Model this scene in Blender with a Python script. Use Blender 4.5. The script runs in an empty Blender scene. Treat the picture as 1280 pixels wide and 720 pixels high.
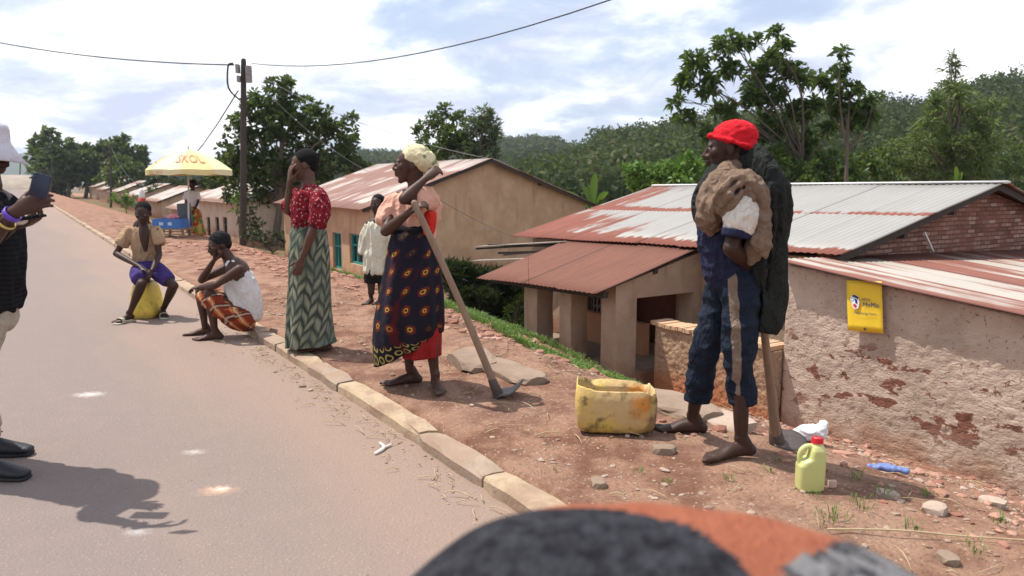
import bpy, math, random
import numpy as np
from mathutils import Vector as V3, noise as mnoise
random.seed(7); rng=np.random.default_rng(7)
R=math.radians
sc=bpy.context.scene; COL=sc.collection
# ------------------------------------------------------------ camera, sky, sun
CH=1.42; PITCH=R(7.9); FP=950.0
cd=bpy.data.cameras.new('camera'); cam=bpy.data.objects.new('camera',cd); COL.objects.link(cam)
cam.location=(0,0,CH); cam.rotation_euler=(math.pi/2-PITCH,0,0)
cd.sensor_width=36; cd.lens=FP/1280*36; cd.clip_start=.05; cd.clip_end=6000
cd.dof.use_dof=True; cd.dof.focus_distance=5.2; cd.dof.aperture_fstop=3.4
sc.camera=cam
sc.view_settings.view_transform='Standard'; sc.view_settings.look='None'
sc.view_settings.exposure=0.36; sc.view_settings.gamma=1
SUN_AZ=V3((-.92,.39,0)).normalized(); SUN_EL=R(64)
sd=SUN_AZ*math.cos(SUN_EL)+V3((0,0,math.sin(SUN_EL)))
sl=bpy.data.lights.new('sun','SUN'); sl.energy=4.8; sl.angle=R(.6); sl.color=(1,.955,.88)
so=bpy.data.objects.new('sun',sl); COL.objects.link(so)
so.rotation_euler=(-sd).to_track_quat('-Z','Y').to_euler(); so.location=(-20,12,40)

# ------------------------------------------------------------ node helpers
class X:
    def __init__(s,nt,k): s.nt=nt; s.k=k
    def m(s,op,o=0,c=None):
        n=s.nt.nodes.new('ShaderNodeMath'); n.operation=op
        put(s.nt,n.inputs[0],s); put(s.nt,n.inputs[1],o)
        if c is not None: put(s.nt,n.inputs[2],c)
        return X(s.nt,n.outputs[0])
    def __add__(s,o): return s.m('ADD',o)
    def __radd__(s,o): return s.m('ADD',o)
    def __sub__(s,o): return s.m('SUBTRACT',o)
    def __rsub__(s,o): return (s*-1)+o
    def __mul__(s,o): return s.m('MULTIPLY',o)
    def __rmul__(s,o): return s.m('MULTIPLY',o)
    def __truediv__(s,o): return s.m('DIVIDE',o)
    def __gt__(s,o): return s.m('GREATER_THAN',o)
    def __lt__(s,o): return s.m('LESS_THAN',o)
    def floor(s): return s.m('FLOOR')
    def fract(s): return s.m('FRACT')
    def sin(s): return s.m('SINE')
    def abs(s): return s.m('ABSOLUTE')
    def sqrt(s): return s.m('SQRT')
    def clamp(s): 
        r=s.m('ADD',0); r.k.node.use_clamp=True; return r
    def step(s,a,b):
        n=s.nt.nodes.new('ShaderNodeMapRange'); n.interpolation_type='SMOOTHSTEP'
        put(s.nt,n.inputs[0],s); n.inputs[1].default_value=a; n.inputs[2].default_value=b
        return X(s.nt,n.outputs[0])
def put(nt,inp,v):
    if isinstance(v,X): nt.links.new(v.k,inp)
    elif isinstance(v,(tuple,list)):
        v=tuple(v)
        if inp.type=='RGBA' and len(v)==3: v=v+(1,)
        inp.default_value=v
    else: inp.default_value=v
class M:
    """procedural material"""
    def __init__(s,name,rough=.85,spec=.25):
        s.m=bpy.data.materials.new(name); s.m.use_nodes=True; s.nt=s.m.node_tree
        s.b=s.nt.nodes['Principled BSDF']; s.b.inputs['Roughness'].default_value=rough
        s.b.inputs['Specular IOR Level'].default_value=spec
    def new(s,t,**k):
        n=s.nt.nodes.new(t)
        for a,b in k.items(): setattr(n,a,b)
        return n
    def pos(s,kind='Object'):
        return X(s.nt,s.new('ShaderNodeTexCoord').outputs[kind])
    def geo(s,o='Position'): return X(s.nt,s.new('ShaderNodeNewGeometry').outputs[o])
    def sep(s,v):
        n=s.new('ShaderNodeSeparateXYZ'); put(s.nt,n.inputs[0],v); return [X(s.nt,o) for o in n.outputs]
    def comb(s,x,y,z=0):
        n=s.new('ShaderNodeCombineXYZ'); put(s.nt,n.inputs[0],x); put(s.nt,n.inputs[1],y); put(s.nt,n.inputs[2],z); return X(s.nt,n.outputs[0])
    def map(s,v,sc=(1,1,1),rot=(0,0,0),loc=(0,0,0)):
        n=s.new('ShaderNodeMapping'); put(s.nt,n.inputs[0],v); n.inputs[1].default_value=loc; n.inputs[2].default_value=rot; n.inputs[3].default_value=sc; return X(s.nt,n.outputs[0])
    def noise(s,v,scale,detail=4,rough=.55,dist=0):
        n=s.new('ShaderNodeTexNoise'); put(s.nt,n.inputs['Vector'],v); n.inputs['Scale'].default_value=scale
        n.inputs['Detail'].default_value=detail; n.inputs['Roughness'].default_value=rough; n.inputs['Distortion'].default_value=dist
        return X(s.nt,n.outputs[0])
    def vor(s,v,scale,feat='F1',out='Distance'):
        n=s.new('ShaderNodeTexVoronoi',feature=feat); put(s.nt,n.inputs['Vector'],v); n.inputs['Scale'].default_value=scale
        return X(s.nt,n.outputs[out])
    def ramp(s,f,*st):
        n=s.new('ShaderNodeValToRGB'); put(s.nt,n.inputs[0],f); e=n.color_ramp.elements
        while len(e)<len(st): e.new(.5)
        for i,(p,c) in enumerate(st):
            e[i].position=p; e[i].color=(c[0],c[1],c[2],1) if isinstance(c,(tuple,list)) else (c,c,c,1)
        return X(s.nt,n.outputs[0])
    def mix(s,a,b,f,mode='MIX'):
        n=s.new('ShaderNodeMix',data_type='RGBA',blend_type=mode); put(s.nt,n.inputs[0],f); put(s.nt,n.inputs[6],a); put(s.nt,n.inputs[7],b)
        return X(s.nt,n.outputs[2])
    def col(s,c): put(s.nt,s.b.inputs['Base Color'],c); return s
    def bump(s,h,strength=.5,dist=.01):
        n=s.new('ShaderNodeBump'); put(s.nt,n.inputs['Height'],h); n.inputs['Strength'].default_value=strength; n.inputs['Distance'].default_value=dist
        s.nt.links.new(n.outputs[0],s.b.inputs['Normal']); return s
    def rough(s,r): put(s.nt,s.b.inputs['Roughness'],r); return s

# world
w=bpy.data.worlds.new('World'); sc.world=w; w.use_nodes=True
W_=M.__new__(M); W_.nt=w.node_tree; nt=w.node_tree
bg=nt.nodes['Background']; bg.inputs[1].default_value=.092
sky=nt.nodes.new('ShaderNodeTexSky'); sky.sky_type='NISHITA'; sky.sun_disc=False
sky.sun_elevation=SUN_EL; sky.sun_rotation=math.atan2(SUN_AZ.x,SUN_AZ.y)
sky.air_density=1.2; sky.dust_density=2.0
d=X(nt,nt.nodes.new('ShaderNodeTexCoord').outputs['Generated'])
sx,sy,sz=W_.sep(d)
zz=(sz.m('MAXIMUM',0.0))+.30
cv=W_.comb(sx/zz,sy/zz,sz*1.1)
n1=W_.noise(cv,1.5,8,.58,.25); n2=W_.noise(W_.map(cv,loc=(7.3,2.1,5)),3.1,6,.6)
mask=(n1*.75+n2*.25).step(.40,.56)
cs=W_.noise(W_.map(cv,loc=(3.3,9.2,1)),2.3,7,.60,.35)
cc=W_.ramp(cs,(.39,(5.9,6.5,8.3)),(.475,(8.2,8.7,10.0)),(.54,(11.5,11.7,12.2)),(.60,(14.5,14.5,14.5)))
bl=W_.mix(X(nt,sky.outputs[0]),(5.8,7.0,9.6),.62)
put(nt,bg.inputs[0],W_.mix(bl,cc,mask))

# ------------------------------------------------------------ geometry helpers
CP,SP=math.cos(PITCH),math.sin(PITCH)
def ray(px,py):
    x=(px-640)/FP; y=(360-py)/FP
    return V3((x,CP+y*SP,-SP+y*CP))
def P(px,py,Y):
    d=ray(px,py); return V3((0,0,CH))+d*(Y/d.y)
UD=V3((-.543,.840,0)).normalized(); VD=V3((UD.y,-UD.x,0))
def W(u,v,z=0): return UD*u+VD*v+V3((0,0,z))
def uv_of(p): p=V3((p[0],p[1],0)); return p.dot(UD),p.dot(VD)
def ss(a,b,x): t=max(0,min(1,(x-a)/(b-a))); return t*t*(3-2*t)
def lerp(a,b,t): return a+(b-a)*t
def nz(x,y,s,o=0): return mnoise.noise(V3((x*s+o,y*s-o*1.7,o*.37)))
KV0,KV1,KH=1.73,1.875,.075
def terr(u,v,fine=True):
    if v<KV1-.01: return -.035
    ve=lerp(3.05,3.72,ss(5.3,8.5,u)); slp=lerp(.345,.42,ss(3.5,6,u))-.04*ss(10,20,u)
    z=.065
    t=max(0,v-ve)
    z-= slp*(t-.28*(1-math.exp(-t/.28)))
    zf=-1.14-.003*max(0,v-8)
    if z<zf+.15:
        k=(zf+.15-z); z=zf+.15*math.exp(-k/.15)
    if v>30: z-= .02*min(v-30,60)
    if fine and v<30:
        a=ss(KV1,KV1+.5,v)
        z+=a*(.035*nz(u,v,.8,3)+.022*nz(u,v,2.3,9))
        if v<9 and u<40:
            z+=a*(.011*nz(u,v,7,5)+.006*nz(u,v,19,2))
            z+=.05*ss(3.2,4.2,v)*ss(4,8,u)*nz(u,v,3.1,12)
        # low hump of earth behind the hoe
        z+=.10*math.exp(-((u-5.2)/.7)**2-((v-3.25)/.32)**2)
    return z
def G(px,py):
    d=ray(px,py); o=V3((0,0,CH)); t=.5
    while t<400:
        p=o+d*t; u,v=uv_of(p)
        if v<KV0: zt=0
        elif v<KV1: zt=KH
        else: zt=terr(u,v)
        if p.z<=zt: return V3((p.x,p.y,zt))
        t+=.004+t*.0008
    return o+d*t
def wloc(o):
    l=V3((0,0,0))
    while o: l=l+o.location; o=o.parent
    return l
def link(o,parent=None):
    COL.objects.link(o)
    if parent: o.parent=parent
    return o
def tag(o,label=None,cat=None,group=None,kind=None):
    if label: o['label']=label
    if cat: o['category']=cat
    if group: o['group']=group
    if kind: o['kind']=kind
    return o
def thing(name,loc,label,cat,group=None):
    o=bpy.data.objects.new(name,None); o.empty_display_size=.2; link(o); o.location=loc; return tag(o,label,cat,group)
def mk(name,vs,fs,mat,parent=None,uv=None,smooth=True,mi=None,origin=None):
    vs=np.asarray([tuple(v) for v in vs] if not isinstance(vs,np.ndarray) else vs,dtype=float)
    if parent is not None: off=np.array(wloc(parent))
    elif origin is not None: off=np.array(origin)
    else: off=np.array([ (vs[:,0].min()+vs[:,0].max())/2,(vs[:,1].min()+vs[:,1].max())/2,vs[:,2].min()])
    me=bpy.data.meshes.new(name); me.from_pydata((vs-off).tolist(),[],[tuple(f) for f in fs])
    mats=mat if isinstance(mat,(list,tuple)) else [mat]
    for m in mats: me.materials.append(m.m if isinstance(m,M) else m)
    if mi is not None: me.polygons.foreach_set('material_index',mi)
    if uv is not None:
        l=me.uv_layers.new(name='UVMap'); ix=np.zeros(len(me.loops),dtype=int); me.loops.foreach_get('vertex_index',ix)
        l.data.foreach_set('uv',np.asarray(uv,dtype=float)[ix].ravel())
    me.polygons.foreach_set('use_smooth',[smooth]*len(me.polygons)); me.update()
    o=bpy.data.objects.new(name,me); link(o,parent)
    if parent is None: o.location=off
    return o
def fromtmp(me): pass
class B:
    def __init__(s): s.v=[]; s.f=[]; s.mi=[]; s.cm=0
    def add(s,vs,fs):
        o=len(s.v); s.v+= [V3(v) for v in vs]; s.f+=[tuple(i+o for i in f) for f in fs]; s.mi+=[s.cm]*len(fs); return s
    def box(s,c,hx,hy,hz):   # half vectors
        c,hx,hy,hz=map(V3,(c,hx,hy,hz)); vs=[c+hx*a+hy*b+hz*d for d in(-1,1) for b in(-1,1) for a in(-1,1)]
        return s.add(vs,[(0,2,3,1),(4,5,7,6),(0,1,5,4),(2,6,7,3),(0,4,6,2),(1,3,7,5)])
    def ubox(s,u0,u1,v0,v1,z0,z1): # box in road axes
        return s.box(W((u0+u1)/2,(v0+v1)/2,(z0+z1)/2),UD*((u1-u0)/2),VD*((v1-v0)/2),V3((0,0,(z1-z0)/2)))
    def bar(s,a,b,w,h,up=(0,0,1)):
        a,b=V3(a),V3(b); d=(b-a); t=d.normalized(); sd_=t.cross(V3(up)).normalized(); uu=sd_.cross(t)
        return s.box((a+b)/2,sd_*(w/2),d/2,uu*(h/2))
    def ell(s,c,ax,ay,az,n=14,m=9):
        c,ax,ay,az=map(V3,(c,ax,ay,az)); vs=[c+az]
        for j in range(1,m):
            a=math.pi*j/m
            for i in range(n):
                t=2*math.pi*i/n; vs.append(c+(ax*math.cos(t)+ay*math.sin(t))*math.sin(a)+az*math.cos(a))
        vs.append(c-az); fs=[]
        for i in range(n): fs.append((0,1+i,1+(i+1)%n))
        for j in range(m-2):
            for i in range(n):
                a=1+j*n+i; b=1+j*n+(i+1)%n; fs.append((a,a+n,b+n,b))
        e=len(vs)-1; o=1+(m-2)*n
        for i in range(n): fs.append((o+i,e,o+(i+1)%n))
        return s.add(vs,fs)
    def sph(s,c,r,n=12,m=8): return s.ell(c,(r,0,0),(0,r,0),(0,0,r),n,m)
    def loft(s,pts,side=(1,0,0),n=14,sub=4,cap=True,round_=True,capk=1.):
        """pts: (point, ra[, rb]) ra along side, rb across"""
        P_=[V3(p[0]) for p in pts]; A=[p[1] for p in pts]; Bq=[(p[2] if len(p)>2 else p[1]) for p in pts]
        if len(P_)>2 and sub>1: P_,A,Bq=cat(P_,A,Bq,sub)
        k=len(P_); side=V3(side); tans=[]
        for i in range(k):
            t=(P_[min(i+1,k-1)]-P_[max(i-1,0)]); tans.append(t.normalized() if t.length>1e-9 else V3((0,0,1)))
        rings=[]; sa=side
        for i in range(k):
            t=tans[i]; sa2=(side if len(pts)and abs(side.normalized().dot(t))<.97 else sa); a=(sa2-t*sa2.dot(t)); 
            if a.length<1e-4: a=t.orthogonal()
            a.normalize(); sa=a; b=t.cross(a); rings.append((P_[i],a,b,A[i],Bq[i],t))
        full=[]
        if cap and round_:
            p,a,b,ra,rb,t=rings[0]; r=min(ra,rb)
            for q in (75,50,25): c=math.cos(R(q)); full.append((p-t*r*capk*math.sin(R(q)),a,b,ra*c,rb*c,t))
        full+=rings
        if cap and round_:
            p,a,b,ra,rb,t=rings[-1]; r=min(ra,rb)
            for q in (25,50,75): c=math.cos(R(q)); full.append((p+t*r*capk*math.sin(R(q)),a,b,ra*c,rb*c,t))
        vs=[]
        for p,a,b,ra,rb,t in full:
            for i in range(n):
                th=2*math.pi*i/n; vs.append(p+a*ra*math.cos(th)+b*rb*math.sin(th))
        fs=[]
        for j in range(len(full)-1):
            for i in range(n): fs.append((j*n+i,j*n+(i+1)%n,(j+1)*n+(i+1)%n,(j+1)*n+i))
        if cap: fs.append(tuple(range(n-1,-1,-1))); o=(len(full)-1)*n; fs.append(tuple(range(o,o+n)))
        return s.add(vs,fs)
    def mk(s,name,mat,parent=None,smooth=True,**k):
        return mk(name,s.v,s.f,mat,parent,smooth=smooth,mi=s.mi if isinstance(mat,(list,tuple)) else None,**k)
def cat(P_,A,Bq,sub):
    def c(p0,p1,p2,p3,t): return .5*((2*p1)+(p2-p0)*t+(2*p0-5*p1+4*p2-p3)*t*t+(3*p1-p0-3*p2+p3)*t**3)
    k=len(P_); o1,o2,o3=[],[],[]
    for i in range(k-1):
        a,b,c_,d_=max(i-1,0),i,i+1,min(i+2,k-1)
        for q in range(sub):
            t=q/sub; o1.append(V3([c(P_[a][j],P_[b][j],P_[c_][j],P_[d_][j],t) for j in range(3)])); o2.append(c(A[a],A[b],A[c_],A[d_],t)); o3.append(c(Bq[a],Bq[b],Bq[c_],Bq[d_],t))
    return o1+[P_[-1]],o2+[A[-1]],o3+[Bq[-1]]
def evalmesh(o):
    bpy.context.view_layer.update(); dg=bpy.context.evaluated_depsgraph_get()
    me=bpy.data.meshes.new_from_object(o.evaluated_get(dg)); return me
def fuse(name,b,vox,mat,parent=None,sm=3,fold=None,dec=None,**k):
    """melt overlapping closed shapes into one continuous skin"""
    me=bpy.data.meshes.new('t'); me.from_pydata([tuple(v) for v in b.v],[],b.f); o=bpy.data.objects.new('t',me); COL.objects.link(o)
    md=o.modifiers.new('r','REMESH'); md.mode='VOXEL'; md.voxel_size=vox
    if sm: m2=o.modifiers.new('s','SMOOTH'); m2.factor=.5; m2.iterations=sm
    e=evalmesh(o); n=len(e.vertices); co=np.zeros(n*3); e.vertices.foreach_get('co',co); co=co.reshape(-1,3)
    if fold:
        nn=np.zeros(n*3); e.vertices.foreach_get('normal',nn); nn=nn.reshape(-1,3)
        dsp=np.array([fold(V3(c)) for c in co]); co=co+nn*dsp[:,None]
    fs=[tuple(p.vertices) for p in e.polygons]
    bpy.data.objects.remove(o); bpy.data.meshes.remove(me); bpy.data.meshes.remove(e)
    return mk(name,co,fs,mat,parent,**k)
def folds(a,s=18,st=(1,1,.35),o=0,a2=.3):
    def f(p):
        q=V3((p.x*st[0]*s+o,p.y*st[1]*s,p.z*st[2]*s)); n=mnoise.noise(q); m=mnoise.noise(q*2.3)
        return a*((1-abs(n)*2.2)*.7-.12)+a*a2*m
    return f
def skin_rings(rings,close=True,cap0=False,cap1=False):
    n=len(rings[0]); vs=[p for r in rings for p in r]; fs=[]
    for j in range(len(rings)-1):
        for i in range(n if close else n-1): fs.append((j*n+i,j*n+(i+1)%n,(j+1)*n+(i+1)%n,(j+1)*n+i))
    if cap0: fs.append(tuple(range(n-1,-1,-1)))
    if cap1: o=(len(rings)-1)*n; fs.append(tuple(range(o,o+n)))
    return vs,fs
def cable(name,pts,r,mat,label,group=None,sag=0,parent=None,cat_='cable'):
    a,b=V3(pts[0]),V3(pts[-1]); b_=B(); L=[]
    if len(pts)==2:
        for i in range(17):
            t=i/16; p=a.lerp(b,t); p.z-=sag*4*t*(1-t); L.append((p,r))
        b_.loft(L,side=(0,0,1),n=6,sub=1)
    else: b_.loft([(p,r) for p in pts],side=(0,0,1),n=6,sub=5)
    o=b_.mk(name,mat,parent); 
    if label: tag(o,label,cat_,group)
    return o
def text_mesh(s,size,extr=.0):
    c=bpy.data.curves.new('t','FONT'); c.body=s; c.size=size; c.align_x='CENTER'; c.align_y='CENTER'; c.extrude=extr; c.resolution_u=3
    o=bpy.data.objects.new('t',c); COL.objects.link(o); me=evalmesh(o)
    vs=[tuple(v.co) for v in me.vertices]; fs=[tuple(p.vertices) for p in me.polygons]; bpy.data.objects.remove(o); return vs,fs
# ------------------------------------------------------------ materials
def plain(name,c,rough=.8,spec=.25,var=.25,scale=6,b=.0,bs=60,kind='Object'):
    m=M(name,rough,spec); p=m.pos(kind); n=m.noise(p,scale,5)
    m.col(m.mix(tuple(x*(1-var) for x in c),tuple(min(1,x*(1+var)) for x in c),n))
    if b: m.bump(m.noise(p,bs,4),b,.01)
    return m
# dusty road
m_road=M('road_surface',.85,.2); p=m_road.geo(); px_,py_,pz_=m_road.sep(p)
vv=px_*VD.x+py_*VD.y; uu=px_*UD.x+py_*UD.y
ns=m_road.noise(m_road.comb(uu*.25,vv*1.4),1.2,6); fine=m_road.noise(p,90,3,.7); mid=m_road.noise(p,5,5)
base=m_road.mix((.160,.124,.110),(.250,.198,.174),fine)
base=m_road.mix(base,(.25,.19,.16),mid.step(.42,.72)*.22)
dust=((vv-.1)*.62+(ns-.5)*1.3).step(0,1.05)
base=m_road.mix(base,m_road.mix((.25,.165,.12),(.33,.23,.175),fine),dust*.7)
spk=m_road.vor(p,46); base=m_road.mix(base,(.40,.34,.30),(spk<.13)*.5)
spk=m_road.vor(m_road.map(p,loc=(3,7,0)),11); base=m_road.mix(base,(.09,.07,.06),(spk<.055)*.6)
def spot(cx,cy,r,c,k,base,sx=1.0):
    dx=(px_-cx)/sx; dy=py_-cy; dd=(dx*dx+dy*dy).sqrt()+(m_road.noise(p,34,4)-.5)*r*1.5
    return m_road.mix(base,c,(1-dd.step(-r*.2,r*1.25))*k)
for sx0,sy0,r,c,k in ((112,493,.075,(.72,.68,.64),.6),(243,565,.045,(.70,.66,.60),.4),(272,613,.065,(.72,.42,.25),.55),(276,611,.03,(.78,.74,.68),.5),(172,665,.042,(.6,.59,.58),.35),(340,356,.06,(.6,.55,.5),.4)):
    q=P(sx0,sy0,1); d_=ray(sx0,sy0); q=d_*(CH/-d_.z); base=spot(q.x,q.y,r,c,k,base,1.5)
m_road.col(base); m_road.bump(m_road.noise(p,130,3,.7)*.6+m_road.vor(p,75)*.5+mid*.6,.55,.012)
# earth
m_earth=M('earth',.95,.12); p=m_earth.geo(); px_,py_,pz_=m_earth.sep(p)
vv=px_*VD.x+py_*VD.y; uu=px_*UD.x+py_*UD.y
f=m_earth.noise(p,60,4,.7); mi=m_earth.noise(p,4.5,6,.6); la=m_earth.noise(p,1.1,5)
c=m_earth.mix((.175,.085,.055),(.315,.18,.12),mi.step(.36,.62))
c=m_earth.mix(c,(.385,.275,.20),((la-.45)*3).clamp()*.35)
red=((vv-3.3)*.7+(la-.5)*3).step(.0,1.2)*(uu.step(3.5,6.5)*.8+.25)
c=m_earth.mix(c,m_earth.mix((.27,.105,.065),(.42,.20,.14),mi),red)
c=m_earth.mix(c,(.11,.06,.04),(1-f.step(.36,.46))*.65)
c=m_earth.mix(c,(.44,.34,.27),(m_earth.vor(p,28)<.17)*.7)
gr=((vv-6.4)*1.0+(la-.5)*3).step(0,1)*.8
c=m_earth.mix(c,m_earth.mix((.05,.075,.025),(.16,.11,.06),m_earth.noise(p,2.2,5)),gr)
m_earth.col(c); m_earth.bump(m_earth.noise(p,24,6,.72)+f*.5+m_earth.vor(p,34)*.35,.8,.03)
m_kerbc=M('kerb_painted_concrete',.8,.25); p=m_kerbc.geo()
n=m_kerbc.noise(p,9,6,.7); c=m_kerbc.mix((.36,.26,.165),(.48,.365,.25),n); c=m_kerbc.mix(c,(.22,.16,.12),n.step(.50,.60)*.5*m_kerbc.noise(p,40,3)); c=m_kerbc.mix(c,(.27,.175,.12),m_kerbc.noise(p,5,5).step(.42,.62)*.75)
m_kerbc.col(c).bump(m_kerbc.noise(p,45,5,.7),.7,.012)
m_kerbg=M('kerb_bare_concrete',.85,.2); p=m_kerbg.geo(); n=m_kerbg.noise(p,8,6,.7)
m_kerbg.col(m_kerbg.mix(m_kerbg.mix((.22,.165,.125),(.41,.31,.23),n),(.30,.20,.14),m_kerbg.noise(p,5,5).step(.38,.6)*.75)).bump(m_kerbg.noise(p,45,5,.7),.7,.012)
# plasters
def plaster(name,a,b_,stain=(.16,.10,.07),bs=.35,rough_s=30,st=.35):
    m=M(name,.92,.12); p=m.geo(); n=m.noise(p,2.2,6,.6); f=m.noise(p,40,4,.7); _,_,z=m.sep(p)
    c=m.mix(a,b_,n.step(.3,.7)); c=m.mix(c,stain,m.noise(m.map(p,sc=(3,3,.6)),2.0,6).step(.52,.72)*st); c=m.mix(c,tuple(x*.6 for x in a),(f<.40)*.3)
    mud=(1-((z+.98)*2.2+(n-.5)*2.2).step(0,.8))*.75
    c=m.mix(c,(.30,.135,.075),mud)
    return m.col(c).bump(m.noise(p,rough_s,6,.65),bs,.03)
m_plA=plaster('ochre_plaster',(.40,.26,.16),(.50,.345,.22))
m_plTan=plaster('tan_plaster',(.37,.265,.185),(.47,.35,.25))
m_plB=plaster('brown_mud_plaster',(.33,.235,.165),(.43,.315,.225),bs=.5)
m_plD=plaster('cream_plaster',(.40,.33,.25),(.50,.41,.32))
m_plC=M('rough_cast_mud',.95,.1); p=m_plC.geo(); n=m_plC.noise(p,2.5,6,.6); _,_,z=m_plC.sep(p)
c=m_plC.mix((.38,.295,.23),(.51,.40,.32),n.step(.3,.7))
pt=m_plC.noise(m_plC.map(p,sc=(1,1,1.7)),4.3,5,.62,.3)
band=z.step(-1.0,-.55)*(1-z.step(-.15,.1))
c=m_plC.mix(c,(.19,.085,.06),pt.step(.572,.590)*band)
c=m_plC.mix(c,(.20,.12,.09),(m_plC.noise(p,30,3,.6)<.36)*.8)
mud=(1-((z+1.02)*2.4+(n-.5)*2.0).step(0,.7))*.85
c=m_plC.mix(c,(.33,.17,.105),mud*.8)
m_plC.col(c).bump(m_plC.noise(m_plC.map(p,sc=(1,1,1.6)),38,4,.6)+m_plC.vor(m_plC.map(p,sc=(1,1,1.8)),26,'SMOOTH_F1')*.4,.55,.018)
m_lowwall=M('rough_stone_mud',.95,.1); p=m_lowwall.geo(); n=m_lowwall.noise(p,3,6,.6); _,_,z=m_lowwall.sep(p)
c=m_lowwall.mix((.29,.185,.115),(.43,.29,.19),n); c=m_lowwall.mix(c,(.17,.10,.06),(m_lowwall.noise(p,30,3)<.38)*.7); c=m_lowwall.mix(c,(.38,.15,.07),(1-((z+.95)*2.2+(n-.5)*2).step(0,.8))*.85)
m_lowwall.col(c).bump(m_lowwall.noise(p,26,4,.6)+m_lowwall.vor(p,18,'SMOOTH_F1')*.6,.6,.03)
m_brickcap=M('brick_coping',.9,.15); p=m_brickcap.geo(); x,y,z=m_brickcap.sep(p); u_=x*UD.x+y*UD.y
q=(u_/.11).fract(); j=(q<.13); c=m_brickcap.mix((.48,.29,.17),(.60,.40,.26),m_brickcap.noise(p,9,4)); m_brickcap.col(m_brickcap.mix(c,(.2,.12,.08),j)).bump(m_brickcap.noise(p,30,4),.5,.02)
m_brick=M('brick_gable',.9,.15); p=m_brick.geo(); x,y,z=m_brick.sep(p); v_=x*VD.x+y*VD.y
bt=m_brick.new('ShaderNodeTexBrick'); put(m_brick.nt,bt.inputs['Vector'],m_brick.comb(v_+(m_brick.noise(p,7,3)-.5)*.02,z+(m_brick.noise(p,5,3)-.5)*.02)); bt.inputs['Scale'].default_value=1
bt.inputs['Brick Width'].default_value=.17; bt.inputs['Row Height'].default_value=.053; bt.inputs['Mortar Size'].default_value=.008; bt.inputs['Mortar Smooth'].default_value=.3; bt.inputs['Bias'].default_value=0
put(m_brick.nt,bt.inputs['Color1'],(.13,.058,.042)); put(m_brick.nt,bt.inputs['Color2'],(.36,.215,.17)); put(m_brick.nt,bt.inputs['Mortar'],(.10,.055,.042))
bc=X(m_brick.nt,bt.outputs[0]); bf=X(m_brick.nt,bt.outputs[1])
c=m_brick.mix(bc,(.20,.09,.065),m_brick.noise(p,4,5).step(.4,.6)*.7)
cell=m_brick.noise(m_brick.comb((v_/.17).floor(),(z/.053).floor()),7.7,1)
c=m_brick.mix(c,(.44,.36,.31),cell.step(.60,.68)*(1-bf)*.6)
m_brick.col(c).bump((1-bf)*1.0+m_brick.noise(p,40,4)*.4,.8,.02)
# roofs : UV = (metres along the eave, metres up the slope)
def roofmat(name,metal,rust,amount,bias=0,sheet=2.0,streak=.9,fu=7,fv=.55,low=0,side=0,farr=0):
    m=M(name,.55,.35); t=m.pos('UV'); u_,v_,_=m.sep(t)
    n=m.noise(m.comb(u_*fu,v_*fv),1.0,5,.6); big=m.noise(m.comb(u_*.9,v_*.7),1.0,4)
    sh=(v_/sheet).fract(); edge=(1-sh.step(.0,.24))*.40
    col_=(u_/.76).floor(); rc=m.noise(m.comb(col_*3.7,(v_/sheet).floor()*5.1),1.7,1)
    f=((n-.5)*1.5+.5)*.5+((big-.5)*1.6+.5)*.3+((rc-.5)*2+.5)*.25*streak+edge+bias+(1-v_.step(0,1.6))*low*((big-.5)*3+.6)+(1-u_.step(.03,.22))*side+u_.step(3.2,6.2)*farr
    rr=f.step(1-amount-.07,1-amount+.05)
    seam=((u_/.76).fract()<.045)*.6; 
    mc=m.mix(tuple(x*.78 for x in metal),metal,m.noise(m.comb(u_*2,v_*.8),2,5)); mc=m.mix(mc,tuple(x*.4 for x in metal),seam)
    rs=m.mix(tuple(x*.6 for x in rust),tuple(x*1.35 for x in rust),m.noise(m.comb(u_*9,v_*1.2),1.2,6,.65)); rs=m.mix(rs,tuple(x*.35 for x in rust),seam)
    m.col(m.mix(mc,rs,rr)); m.rough(rr*.3+.5)
    return m
RUST=(.20,.062,.04)
m_roofB=roofmat('weathered_tin',(.31,.295,.27),RUST,.22,sheet=1.62,low=.36,farr=.26)
m_roofV=roofmat('rusted_tin',(.30,.16,.11),(.155,.058,.036),.62,.05,sheet=3.0,fu=4,fv=.4)
m_roofC=roofmat('peeling_tin',(.42,.375,.32),(.20,.075,.052),.50,side=.5,sheet=6.6,streak=.8,fu=5.5,fv=.25)
m_roofA=roofmat('striped_tin',(.44,.37,.32),(.23,.12,.095),.46,0,sheet=2.4,streak=1.3,fu=2.4,fv=.35)
m_roofF=roofmat('pale_tin',(.42,.37,.32),(.26,.15,.11),.42,sheet=2.5,fu=2)
m_wood=plain('weathered_wood',(.24,.16,.10),.75,.25,.3,30,.5,80)
m_woodd=plain('dark_timber',(.055,.045,.038),.8,.2,.35,12,.4,50)
m_handle=M('worn_handle_wood',.6,.3); p=m_handle.pos('Object'); m_handle.col(m_handle.mix((.15,.095,.06),(.33,.225,.15),m_handle.noise(m_handle.map(p,sc=(40,40,3)),1,5))).bump(m_handle.noise(m_handle.map(p,sc=(60,60,5)),1,4),.3,.005)
m_iron=plain('forged_iron',(.075,.055,.045),.5,.5,.4,25,.4,60)
m_cable=plain('black_cable',(.03,.03,.03),.6,.3,.1)
m_wire=plain('grey_wire',(.16,.155,.15),.5,.4,.1)
m_dark=plain('dark_interior',(.02,.016,.013),.95,.1,.2)
m_teal=plain('teal_paint',(.035,.22,.20),.6,.3,.3,9)
m_glass=M('dark_pane',.15,.5); m_glass.col((.02,.03,.03))
m_doorred=plain('red_brown_door',(.16,.05,.03),.7,.3,.3,8)
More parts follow.
